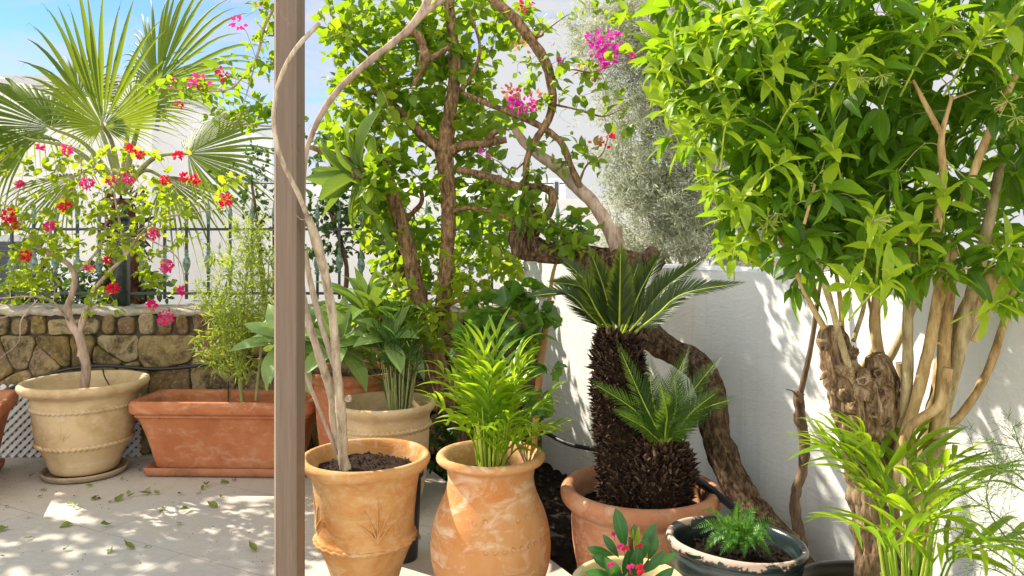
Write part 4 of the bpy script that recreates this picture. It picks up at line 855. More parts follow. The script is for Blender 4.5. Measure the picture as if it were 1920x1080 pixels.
        flower(t, P(x, y, D+.1), r, {'r': 'petal_red', 'm': 'petal_magenta', 'p': 'petal_purple', 'd': 'petal_dry'}[k], n, size=.026)
leaning_tree()

# sprays of bougainvillea hanging in from the top, left of the post
def boug_spray():
    t = thing('bougainvillea_spray', 'leafy bougainvillea shoots with magenta blooms hanging down left of the timber post', 'shrub', tuple(P(470, 0, 3.6)))
    mb = MB(); nodes = []
    for l, r in (([(560, -60), (500, 40), (480, 110), (450, 150), (420, 170), (330, 168), (290, 160)], [.008, .006, .004, .002]), ([(490, 80), (455, 200), (440, 240)], [.004, .002]), ([(540, 240), (480, 235), (430, 230), (400, 225)], [.005, .003, .001]), ([(480, 110), (462, 60), (446, 44)], [.002, .001])):
        nodes += nodes_from(*tube(mb, px_path(l, 3.5), r, 6, 5, .1))
    tw = grow(mb, nodes, sph_points([(495, 30, 3.5, .08, .14, .1, 12), (490, 110, 3.5, .07, .12, .1, 14), (440, 130, 3.5, .10, .08, .1, 10), (420, 185, 3.5, .10, .07, .1, 12), (350, 165, 3.5, .13, .04, .08, 10), (300, 170, 3.5, .08, .04, .08, 6), (440, 225, 3.5, .14, .05, .08, 12), (500, 215, 3.5, .06, .05, .06, 6), (480, 190, 3.5, .05, .05, .08, 4)]), .001, .1, 4, .003)
    mb.build('stems', 'bark_pinkish', t)
    lf = MB(); leaf_twigs(lf, tw, T_OV, .058, .045, .1, .5, 1, .5, 2, .4); lf.build('foliage', 'leaf_boug', t)
    for x, y, r, k in ((446, 43, .03, 'm'), (378, 155, .03, 'm'), (365, 152, .025, 'm'), (322, 156, .015, 'm'), (418, 138, .022, 'm'), (337, 196, .014, 'r'), (482, 12, .02, 'd')): flower(t, P(x, y, 3.48), r, {'r': 'petal_red', 'm': 'petal_magenta', 'd': 'petal_dry'}[k], 14 if r > .02 else 7, size=.024)
boug_spray()

# bare plant in the ochre pot
def bare_plant():
    c = P(650, 0, 2.95); t = thing('bare_climber', 'leafless pale woody climber from the ochre pot, one stem crossing the post', 'climber', (c.x, 2.95, .5))
    for l, r, b, m in [([(651, 890, 2.93), (643, 850, 2.93), (640, 780, 2.9), (632, 700, 2.86), (626, 610, 2.82), (610, 520, 2.78), (592, 450, 2.74), (578, 408, 2.70)], [.026, .022, .024, .020, .019, .020, .022, .016], .16, 'bark_pale'),
                       ([(643, 870, 2.96), (626, 790, 2.96), (622, 740, 2.94), (600, 670, 2.9), (575, 590, 2.9), (560, 500, 2.93)], [.02, .018, .02, .017, .014], .14, 'bark_pale'),
                       ([(632, 850, 2.95), (600, 770, 2.95), (572, 700, 2.93), (560, 660, 2.93)], [.009, .010, .011], .05, 'bark_pinkish'),
                       ([(628, 690, 2.86), (600, 600, 2.88), (580, 520, 2.88), (572, 470, 2.88)], [.013, .014, .012], .1, 'bark_pale'),
                       ([(580, 415, 2.70), (560, 365, 2.62), (538, 322, 2.59), (520, 275, 2.585), (513, 220, 2.585), (520, 165, 2.585), (535, 125, 2.585), (560, 85, 2.60), (598, 45, 2.68)], [.010, .0105, .010, .010, .0085, .0085, .009, .010, .009], .08, 'bark_pale'),
                       ([(566, 520, 2.95), (568, 400, 2.98), (572, 300, 3.0), (590, 240, 3.0), (625, 180, 3.0), (680, 125, 3.0), (740, 78, 3.0), (775, 45, 3.0), (800, 5, 3.0), (812, -40, 3.0)], [.012, .012, .012, .0135, .015, .016, .0175, .019, .0175, .015], .12, 'bark_pinkish'),
                       ([(775, 48, 3.0), (800, 22, 3.0), (840, -8, 3.0), (880, -40, 3.0)], [.014, .0135, .012], .1, 'bark_pinkish')]:
        mb = MB(); tube(mb, px_path(l, 2.9), [q*.84 for q in r], 18, 8, b*1.2, 26, fis=.06)
        if l[0] == (651, 890, 2.93):
            q = P(652, 748, 2.86); lathe(mb, [(.001, .002), (.004, .001), (.007, .006), (.011, .003), (.014, -.014)], q, 14, 2, lambda a, z: .002*mn.noise(Vector((math.cos(a)*3, math.sin(a)*3, z*90))), Matrix.Rotation(R(80), 3, 'X'))
            tube(mb, [P(578, 408, 2.7), P(566, 412, 2.66), P(556, 404, 2.64)], [.004, .002, .001], 5)
        mb.build('stem', m, t)
bare_plant()

# fan palm behind the fence
def fan_frond(mb, hub, ax, n, Rr, spread, nseg, droop=.15, tip=.35, base=.5, power=2.2, fold=.32, cup=.38):
    hub = Vector(hub); ax = Vector(ax).normalized(); n = Vector(n); n = (n-ax*n.dot(ax)).normalized(); side = n.cross(ax)
    da = R(spread)/nseg; rs = [.03, .15, .3, .45, .6, .72, .84, .93, 1.0]
    for i in range(nseg):
        a = -R(spread)/2+da*(i+.5+random.uniform(-.18, .18));
        if random.random() < .05: continue
        k = base+(1-base)*max(0, math.cos(a*.60))**power; L = Rr*k*random.uniform(.88, 1.08); split = .46; V = []; U = []
        cone = cup*abs(math.sin(a))                      # blade is cupped
        for j, r in enumerate(rs):
            w = da*.5*min(r, split)/max(r, 1e-3) if r <= split else da*.5*split/r*(1-((r-split)/(1-split)))**.8
            for q, s_ in ((-1, 0), (0, 1), (1, 0)):
                aa = a+q*w; rad = L*r; p = hub+(ax*math.cos(aa)+side*math.sin(aa))*rad+n*(s_*L*r*abs(w)*fold*2-cone*rad-droop*L*r*r)
                tp = max(0, r-.55)/.45; p += Vector((0, 0, -1))*tip*L*tp*tp*(.5+.5*abs(math.sin(a)))*.6+Vector((math.sin(i*1.7)*.02, 0, 0))*tp*tp
                V.append(tuple(p)); U.append((r, .5+.5*q))
        mb.add(V, [(j*3+b, (j+1)*3+b, (j+1)*3+b+1, j*3+b+1) for j in range(len(rs)-1) for b in (0, 1)], U)
        if i % 2 == 0:                              # pale threads at the tips
            e = Vector(V[-2]); d = (e-hub).normalized(); tube(mb, [e-d*.05, e+d*.06+Vector((0, 0, -.02)), e+d*.10+Vector((0, 0, -.08))], [.0015, .001, .0006], 3, 2, cap=False)
def fan_palm():
    D = 6.3; cr = P(228, 340, D); t = thing('fan_palm', 'young fan palm with broad pleated fronds standing behind the fence at the left', 'palm tree', (cr.x+.03, D, 0))
    mb = MB(); tube(mb, [(cr.x+.05, D, -.1), (cr.x+.05, D, .6), (cr.x+.03, D, 1.2), (cr.x, D, cr.z-.15)], [.17, .14, .12, .08], 22, 8, .5, 9)
    pos = []; dr = []
    for k in range(420):
        z = random.uniform(.3, cr.z-.1); a = random.random()*2*PI; pos.append((cr.x+.04+.11*math.cos(a), D+.11*math.sin(a), z)); dr.append((math.cos(a)*.6, math.sin(a)*.6, random.uniform(-1, 1.2)))
    place(mb, [leaf_t(.22, 3, .3, .3, 'strap')], pos, dr, rdir(len(pos)), .13); mb.build('trunk', 'fibre', t)
    fr = [((193, 236, 5.9), (-.03, -.1, 1), (.1, -1, .25), 1.22, 285, 56, .08, .25, .18), ((296, 156, 6.1), (.34, -.1, 1), (-.1, -1, .2), 1.0, 200, 38, .10, .35, .40), ((352, 288, 6.0), (1, -.15, .52), (-.1, -1, .5), .86, 230, 46, .12, .30, .5),
          ((95, 240, 6.2), (-1, 0, .95), (.35, -.8, .9), 1.15, 200, 40, .25, .9, .45), ((60, 262, 6.1), (-1, -.1, .35), (.1, -.7, 1), .95, 200, 40, .25, .9, .45), ((140, 330, 6.2), (-1, -.2, -.05), (0, -.8, 1), .7, 200, 36, .25, .7, .5),
          ((310, 335, 6.4), (1, .1, -.12), (0, -.7, 1), .68, 200, 34, .25, .6, .5), ((250, 200, 6.8), (.15, .5, 1), (0, -1, .4), .7, 200, 34, .1, .2, .5), ((150, 180, 6.9), (-.5, .4, 1), (.3, -1, .3), .75, 200, 34, .15, .4, .5)]
    for (hx, hy, hd), ax, n, Rr, sp, ns, dp, tp, bs in fr:
        mb = MB(); h = P(hx, hy, hd); fan_frond(mb, h, ax, n, Rr, sp, ns, dp, tp, bs); f = mb.build('frond', 'leaf_palm', t)
        mb = MB(); m = cr.lerp(h, .5)+Vector((0, 0, .08)); tube(mb, [cr+Vector((0, 0, -.1)), m, h, h+Vector(ax).normalized()*.08], [.028, .018, .012, .004], 6); s_ = mb.build('petiole', 'stem_pale', None, loc=None); s_.parent = f; s_.location = (-t.location.x, -t.location.y, -t.location.z)
fan_palm()

# cycads
def feather(mb, pts, n, L, up, ang=52, w=.010, taper=True, vee=.35, curl=.25, tname=None):
    Pp = catmull(pts, 10); m = len(Pp); cum = [0]
    for i in range(1, m): cum.append(cum[-1]+(Pp[i]-Pp[i-1]).length)
    tot = cum[-1]; pos = []; dr = []; nr = []; sc = []
    for k in range(n):
        f = .10+.9*k/(n-1); x = np.interp(f*tot, cum, range(m)); i = min(int(x), m-2); p = Pp[i].lerp(Pp[i+1], x-i); ax = (Pp[i+1]-Pp[i]).normalized(); u = (up-ax*up.dot(ax)).normalized(); s_ = ax.cross(u)
        a = R(ang*(1-.45*f)); l = L*(math.sin(PI*min(1, .12+.88*f)**.8)**.55 if taper else 1)*(1-.35*f)
        for q in (-1, 1):
            d = ax*math.cos(a)+(s_*q*math.cos(vee)+u*math.sin(vee))*math.sin(a); d += rv()*.05
            pos.append(p); dr.append(d); nr.append(u+s_*(-q)*.5); sc.append(max(l, L*.15)*random.uniform(.93, 1.05))
    place(mb, [leaf_t(w/L, 3, .3, curl, 'strap')], pos, dr, nr, sc)
    return Pp
def cycads():
    D = 2.98; c = P(1160, 0, D)
    t = thing('large_cycad', 'large sago cycad with a tall shaggy brown trunk and stiff dark fronds', 'cycad', (P(1180, 0, D).x, D, .36))
    mb = MB(); co = MB(); ax = px_path([(1196, 940), (1186, 860), (1172, 780), (1162, 720), (1158, 650), (1160, 632)], D); Pp, rr = tube(co, ax, [.145, .135, .115, .100, .08, .05], 24, 8, .1); co.build('trunk_core', 'core', t)
    def scales(mb, Pp, rr, n, L, upw):
        pos = []; dr = []; nr = []; sc = []
        for k in range(n):
            f = k/n; x = f*(len(Pp)-1.001); i = int(x); p = Pp[i].lerp(Pp[i+1], x-i); r = rr[i]; a = k*2.39996+random.uniform(-.15, .15); A_ = (Pp[i+1]-Pp[i]).normalized(); o = A_.orthogonal().normalized(); o = Matrix.Rotation(a, 3, A_) @ o
            pos.append(p+o*r*.93); dr.append(o*random.uniform(.6, 1.1)+A_*random.uniform(.1, upw)+rv()*.3); nr.append(A_+rv()*.3); sc.append(L*random.uniform(.6, 1.35))
        place(mb, [leaf_t(.42, 3, .9, -.4, 'strap'), leaf_t(.3, 3, .6, .5, 'strap')], pos, dr, nr, sc)
    scales(mb, Pp, rr, 3600, .034, 1.1)
    scales(mb, Pp[-14:], rr[-14:], 260, .05, 2.0); mb.build('trunk', 'scale', t)
    cr = P(1160, 628, D); tips = [((1030, 512), -.25, .16), ((1046, 470), .05, .10), ((1105, 462), -.1, .04), ((1164, 458), -.22, 0), ((1240, 470), .05, .03), ((1322, 478), -.05, .06), ((1392, 518), -.28, .12), ((1080, 500), .30, .06), ((1200, 480), .3, .04), ((1290, 500), .32, .08), ((990, 540), .10, .16)]
    for (x, y), dd, sag in tips:
        e = P(x, y, D+dd); b = cr+Vector(((e.x-cr.x)*.1, dd*.12, 0)); m1 = b.lerp(e, .45)+Vector((0, 0, sag*.55-.02))+Vector((0, 0, -.04 if sag > .05 else 0)); m1 = b.lerp(e, .5)+Vector((0, 0, .01+.35*sag)); e2 = e+Vector((0, 0, -sag*.2))
        up = Vector((-(e-b).x*.6, -.9, .9)) if dd < .2 else Vector((0, -1, .6))
        mb = MB(); Pq = feather(mb, [b, b.lerp(m1, .5), m1, e2], 120, .122, up, 38, .0085, vee=.35); f = mb.build('frond', 'leaf_cycad', t)
        mb = MB(); tube(mb, [Pq[i]-up*.001 for i in range(0, len(Pq), 4)], [.006, .0045, .0015], 6, 3); r_ = mb.build('rachis', 'stem_green', None); r_.parent = f; r_.location = [-v for v in t['_o']]
    # small one beside it
    D = 2.84; t = thing('small_cycad', 'small cycad with a round scaly base and bright fronds in front of the large cycad', 'cycad', (P(1242, 0, D).x, D, .36))
    mb = MB(); co = MB(); Pp, rr = tube(co, px_path([(1236, 945), (1238, 900), (1242, 862), (1245, 835)], D), [.10, .118, .10, .05], 20, 8, .1)
    scales(mb, Pp, rr, 1500, .040, 1.5); scales(mb, Pp[-8:], rr[-8:], 120, .05, 2.5)
    Pp, rr = tube(co, px_path([(1180, 945), (1178, 915), (1176, 890)], D), [.06, .06, .03], 16, 6, .1); scales(mb, Pp, rr, 420, .032, 1.5); mb.build('caudex', 'scale', t); co.build('caudex_core', 'core', t)
    cr = P(1246, 836, D)
    for (mx_, my), (x, y), dd in [((1200, 740), (1156, 640), .0), ((1222, 740), (1218, 668), .1), ((1258, 740), (1290, 652), .1), ((1290, 745), (1352, 668), -.05), ((1185, 765), (1102, 712), -.05), ((1300, 770), (1352, 730), -.12), ((1310, 770), (1385, 745), .05), ((1275, 860 - 60), (1340, 770), .1), ((1250, 770), (1232, 700), -.15), ((1268, 760), (1262, 690), -.1), ((1205, 800), (1150, 770), -.1)]:
        e = P(x, y, D+dd); m = P(mx_, my, D+dd*.5); up = Vector((-(e-cr).x, -.8, .9))
        mb = MB(); Pq = feather(mb, [cr, cr.lerp(m, .5), m, e], 46, .098, up, 54, .0062, vee=.35); f = mb.build('frond', 'leaf_cycad_small', t)
        mb = MB(); tube(mb, [Pq[i] for i in range(0, len(Pq), 4)], [.005, .0035, .001], 6, 3); r_ = mb.build('rachis', 'stem_green', None); r_.parent = f; r_.location = [-v for v in t['_o']]
cycads()

# feather palms (areca)
def areca(t, c, H, n, spread, mat, stem_mat, L=.22, seed=1, lean=None, w=1.0, pairs=8, canes=40, arch=.5):
    rr = random.Random(seed); c = Vector(c)
    mb = MB()
    for k in range(canes):
        a = rr.random()*2*PI; r = rr.random()**.5*.045*(H/.5); b = c+Vector((r*math.cos(a), r*math.sin(a), 0)); h = H*rr.uniform(.25, .6); d = Vector((math.cos(a)*.16, math.sin(a)*.16, 1)); tube(mb, [b, b+d*h*.5, b+d*h+Vector((0, 0, 0))], [.0045, .0035, .002], 5, 2)
    mb.build('canes', stem_mat, t)
    for k in range(n):
        a = k*2.39996+rr.uniform(-.3, .3); f = rr.random(); out = spread*(.25+.75*f); h = H*(1.05-.55*f*rr.uniform(.6, 1.3)); b = c+Vector((math.cos(a), math.sin(a), 0))*.02
        if lean: a_, s_ = lean; 
        e = c+Vector((math.cos(a)*out, math.sin(a)*out, h)); m = b.lerp(e, .5)+Vector((0, 0, h*arch*.35)); m.x = b.x+(e.x-b.x)*.35; m.y = b.y+(e.y-b.y)*.35
        Pp = catmull([b, m, e], 8); mb = MB(); tube(mb, [b, b.lerp(m, .5), m, e], [.004, .0035, .0025, .001], 5, 3, cap=False)
        pos = []; dr = []; nr = []; sc = []; npair = pairs
        for j in range(npair):
            q = .42+.58*j/(npair-1); x = q*(len(Pp)-1.001); i = int(x); p = Pp[i].lerp(Pp[i+1], x-i); ax = (Pp[i+1]-Pp[i]).normalized(); u = Vector((0, 0, 1))-ax*ax.z; u = (u if u.length > .1 else Vector((0, -1, 0))).normalized(); s_ = ax.cross(u)
            for g in (-1, 1):
                an = R(48-26*(q-.42)/.58); d = ax*math.cos(an)+s_*g*math.sin(an)+u*.18+Vector(rdir(1)[0])*.1; pos.append(p); dr.append(d); nr.append(u-s_*g*.4); sc.append(L*(1-.35*abs(q-.62)/.4)*rr.uniform(.85, 1.1))
        if lean: pass
        place(mb, T_STRAP, pos, dr, nr, sc, w); mb.build('frond', mat, t)
c = P(920, 870, 2.9); t = thing('areca_palm', 'lush areca palm with yellow-green canes growing out of the honey-coloured urn', 'palm', (c.x, 2.9, .5))
areca(t, (c.x, 2.9, .50), .52, 24, .25, M['leaf_areca'], M['stem_green'], .20, 4, canes=70, pairs=6, arch=.15, w=1.3)
c = P(1700, 1090, 1.92); t = thing('areca_palm', 'bright areca palm with long drooping leaflets in the black pot at the bottom right', 'palm', (c.x, 1.92, .42))
areca(t, (c.x, 1.92, .42), .48, 15, .37, M['leaf_areca'], M['stem_green'], .225, 12, canes=34, pairs=5, arch=.75, w=.95)
c = P(748, 760, 3.9); t = thing('palm_seedlings', 'slender dark palm seedlings in the cream pot behind the ochre pot', 'palm', (c.x, 3.9, .48))
areca(t, (c.x, 3.9, .48), .58, 26, .26, M['leaf_areca_dim'], M['stem_pale'], .18, 5, canes=110, pairs=4, arch=.3, w=.42)

# agaves
def rosette(t, c, ax, n, L, mat, spread=(20, 100), seed=0, name='leaf', only=None, wf=1.0):
    rr = random.Random(seed); c = Vector(c); ax = Vector(ax).normalized(); o = ax.orthogonal().normalized()
    for k in range(n):
        f = k/(n-1); th = R(spread[0]+(spread[1]-spread[0])*f); a = k*2.39996+rr.uniform(-.2, .2); r_ = Matrix.Rotation(a, 3, ax) @ o; d = ax*math.cos(th)+r_*math.sin(th)
        mb = MB(); place(mb, [T_AG[rr.randrange(3)]], [c+r_*.012], [d], [ax+rv()*.1 if th > .4 else -r_+ax*.2], L*rr.uniform(.85, 1.1)*(.75+.35*f), wf)
        mb.build(name, mat, t)
t = thing('foxtail_agave', 'big low agave with broad grey-green leaves behind the bare stems', 'agave', (P(650, 0, 4.35).x, 4.35, .6))
mb = MB(); tube(mb, [P(668, 715, 4.4), P(665, 660, 4.4), P(690, 590, 4.4)], [.05, .045, .035], 10); tube(mb, [P(668, 715, 4.4), P(640, 680, 4.25), P(620, 650, 4.2)], [.045, .04, .03], 10); tube(mb, [P(668, 715, 4.4), P(590, 700, 4.3), P(545, 665, 4.2)], [.045, .04, .03], 10); mb.build('stem', 'bark_pale', t)
rosette(t, P(692, 605, 4.15), (.15, -.2, 1), 20, .44, M['leaf_agave_dark'], (5, 70), 3, wf=.72)
rosette(t, P(632, 655, 4.0), (.2, -.5, 1), 20, .36, M['leaf_agave'], (10, 105), 5, wf=.95)
rosette(t, P(540, 640, 4.05), (-.35, -.7, .8), 24, .33, M['leaf_agave'], (15, 125), 8, wf=1.15)
rosette(t, P(725, 640, 3.95), (.3, -.6, 1), 11, .30, M['leaf_agave'], (20, 100), 11, wf=1.1)
t = thing('foxtail_agave', 'agave rosette on a thick bare stem, high beside the post', 'agave', (P(640, 0, 4.55).x, 4.55, .6))
mb = MB(); tube(mb, [P(760, 620, 4.6), P(740, 470, 4.6), P(715, 380, 4.5), P(685, 330, 4.1), P(668, 328, 3.87)], [.05, .048, .045, .042, .03], 12, 6, .15); mb.build('stem', 'bark_dark', t)
rosette(t, P(682, 325, 3.95), (-1, -.25, -.25), 20, .42, M['leaf_agave_dark'], (5, 95), 9, wf=.85)

# silver shrub behind the wall
def silver_shrub():
    t = thing('silver_leaved_shrub', 'airy silver-green shrub with tiny leaves rising behind the white wall', 'shrub', (P(1260, 0, 5.2).x, 5.2, 0))
    mb = MB(); nodes = []
    for l, r in (([(1290, 700), (1280, 520), (1260, 380), (1230, 240), (1200, 100), (1180, -40)], [.02, .018, .012, .008, .005]), ([(1280, 520), (1330, 400), (1350, 260), (1340, 120), (1300, -20)], [.012, .01, .007, .004]), ([(1290, 560), (1230, 440), (1190, 330), (1180, 230)], [.018, .012, .006]), ([(1200, 100), (1130, 60), (1080, 30)], [.008, .004]), ([(1290, 600), (1360, 500), (1400, 440)], [.015, .008])):
        nodes += nodes_from(*tube(mb, px_path(l, 5.2), r, 7, 6, .15))
    tw = grow(mb, nodes, sph_points([(1120, 50, 5.20, 0.28, .22, .2, 20), (1190, 320, 5.10, 0.25, .25, .2, 29), (1370, 330, 5.10, 0.38, .3, .3, 41), (1230, 130, 5.10, 0.44, .3, .3, 41), (1290, 60, 5.20, 0.69, .4, .5, 165), (1180, 60, 5.20, 0.44, .3, .4, 66), (1260, 220, 5.20, 0.62, .35, .45, 154), (1300, 340, 5.10, 0.56, .35, .4, 139), (1240, 400, 5.10, 0.38, .3, .3, 66), (1340, 440, 5.00, 0.44, .2, .3, 60), (1200, 460, 5.10, 0.28, .16, .2, 23), (1400, 200, 5.30, 0.50, .6, .4, 66)]), .0008, .05, 3, .004, 3)
    mb.build('branches', 'stem_pale', t)
    lf = MB(); pos = []; dr = []
    tw2 = []
    for T in tw:
        for q in range(5):
            i = random.randrange(1, len(T)); a = T[i]; d = (T[-1]-T[0]).normalized()+rv()*.9; tw2.append([a, a+d*.05, a+d*.11+Vector((0, 0, -.01))])
    leaf_twigs(lf, tw+tw2, T_TINY, .047, .0085, .0, .3, 1.1, .5, 3, .4); lf.build('foliage', 'leaf_olive', t)
silver_shrub()

# background climbers along the fence
def climber(name, label, cat, base, stems, blobs, mat, size, temps, spacing=.04, bark_='bark_dark', dr=0.0, rmax=.005):
    t = thing(name, label, cat, base); mb = MB(); nodes = []
    for l, r in stems: nodes += nodes_from(*tube(mb, px_path(l, base[1]), r, 7, 5, .12))
    tw = grow(mb, nodes, sph_points(blobs), .001, .1, 4, rmax); mb.build('stems', bark_, t)
    lf = MB(); leaf_twigs(lf, tw, temps, size, spacing, .05, .5, 1, .5, 3, .4, 0, dr); lf.build('foliage', mat, t); return t
climber('dark_creeper', 'dark small-leaved creeper tangled in the railings behind the agave', 'climber', (P(650, 0, 5.25).x, 5.25, .95), [([(640, 600), (650, 500), (620, 400), (600, 330)], [.02, .015, .008]), ([(700, 600), (740, 480), (700, 400)], [.02, .012])],
        [(600, 400, 5.3, 0.25, .2, .2, 48), (660, 400, 5.3, 0.30, .28, .2, 80), (720, 450, 5.3, 0.25, .3, .2, 58), (610, 480, 5.3, 0.20, .2, .2, 35), (640, 330, 5.3, 0.30, .25, .2, 42), (590, 260, 5.3, 0.15, .2, .2, 16), (880, 440, 5.3, .3, .25, .2, 50), (950, 470, 5.3, .25, .2, .2, 36), (790, 450, 5.3, .3, .3, .2, 40)], M['leaf_dark'], .06, T_OV, .04)
climber('dark_creeper', 'dark creeper climbing the fence directly left of the timber post', 'climber', (P(480, 0, 5.3).x, 5.3, .95), [([(500, 620), (490, 500), (480, 400), (470, 330)], [.02, .015, .008])],
        [(480, 370, 5.3, 0.16, .2, .15, 38), (490, 300, 5.3, 0.12, .16, .15, 26), (430, 320, 5.3, 0.12, .12, .15, 13), (500, 440, 5.3, 0.12, .2, .15, 19)], M['leaf_dark'], .045, T_OV, .04)
climber('hedge_behind_fence', 'glossy green hedge behind the railings at the far left', 'hedge', (P(130, 0, 6.3).x, 6.3, .0), [([(120, 800), (125, 620), (110, 520)], [.03, .02, .01]), ([(180, 800), (190, 620), (200, 540)], [.03, .02, .01]), ([(280, 800), (280, 600)], [.02, .01])],
        [(80, 520, 6.2, .28, .2, .3, 40), (150, 540, 6.2, .35, .2, .3, 60), (200, 520, 6.2, .3, .2, .3, 50), (100, 580, 6.2, .4, .15, .3, 50), (220, 570, 6.2, .35, .15, .3, 40), (280, 540, 6.3, .25, .12, .2, 22), (60, 570, 6.2, .3, .15, .3, 26)], M['leaf_dark'], .07, T_OV, .04)
climber('yellow_green_bush', 'yellow-green bush growing through the railings at the far left', 'shrub', (P(60, 0, 5.6).x, 5.6, .6), [([(70, 640), (70, 540), (90, 480)], [.014, .008])], [(50, 530, 5.5, .22, .14, .2, 22), (80, 470, 5.5, .22, .14, .2, 16), (20, 540, 5.5, .15, .1, .2, 9)], M['leaf_boug_pale'], .08, T_OV, .05)
climber('willow_leaved_shrub', 'pale green narrow-leaved shrub growing over the stone wall from the long trough', 'shrub', (P(450, 0, 4.65).x, 4.65, .4), [([(455, 760), (450, 700), (455, 620), (460, 540), (470, 460)], [.014, .012, .008, .004]), ([(450, 700), (430, 650), (415, 600)], [.008, .004]), ([(480, 750), (490, 650), (500, 560), (505, 480)], [.01, .007, .003])],
        [(460, 600, 4.6, 0.25, .16, .2, 150), (420, 560, 4.6, 0.20, .16, .2, 108), (480, 500, 4.6, 0.18, .2, .2, 108), (415, 650, 4.55, 0.18, .14, .16, 102), (465, 440, 4.6, 0.15, .14, .16, 60), (490, 570, 4.6, 0.15, .24, .2, 84), (415, 490, 4.65, 0.12, .1, .1, 24), (450, 690, 4.5, 0.18, .07, .12, 42)], M['leaf_shrub'], .058, T_NAR, .012, 'stem_pale')
climber('ivy_leaved_climber', 'bright broad-leaved climber on an orange stem beside the white wall', 'climber', (P(1010, 0, 3.9).x, 3.9, 0), [([(1000, 860), (1005, 780), (1012, 700), (1022, 620), (1030, 560)], [.016, .018, .02, .012]), ([(1012, 700), (960, 640), (900, 600)], [.010, .006]), ([(1030, 560), (1040, 500), (1065, 450)], [.012, .010, .006]), ([(1000, 780), (985, 740)], [.008, .003]), ([(960, 640), (980, 600)], [.006, .003])],
        [(900, 600, 3.8, .16, .12, .12, 9), (960, 600, 3.8, .18, .14, .12, 14), (1010, 570, 3.8, .12, .12, .12, 8), (1000, 640, 3.8, .10, .12, .1, 6), (1010, 760, 3.8, .08, .05, .06, 3), (1060, 440, 3.75, .14, .08, .1, 9), (870, 640, 3.8, .1, .08, .1, 4), (1020, 690, 3.8, .05, .04, .06, 2), (960, 540, 3.9, .14, .08, .1, 6)], M['leaf_big'], .10, T_HT+T_LOB, .075, 'clay_honey', .25, .006)
climber('shade_creeper', 'dark leafy undergrowth in the shaded bed behind the urn', 'undergrowth', (P(835, 0, 4.3).x, 4.3, 0), [([(850, 880), (840, 820), (850, 780)], [.01, .005])], [(830, 820, 4.2, .16, .2, .2, 26), (880, 800, 4.3, .2, .2, .2, 26), (800, 860, 4.2, .1, .08, .1, 10), (960, 760, 4.4, .2, .15, .15, 16)], M['leaf_dark'], .07, T_OV, .05)

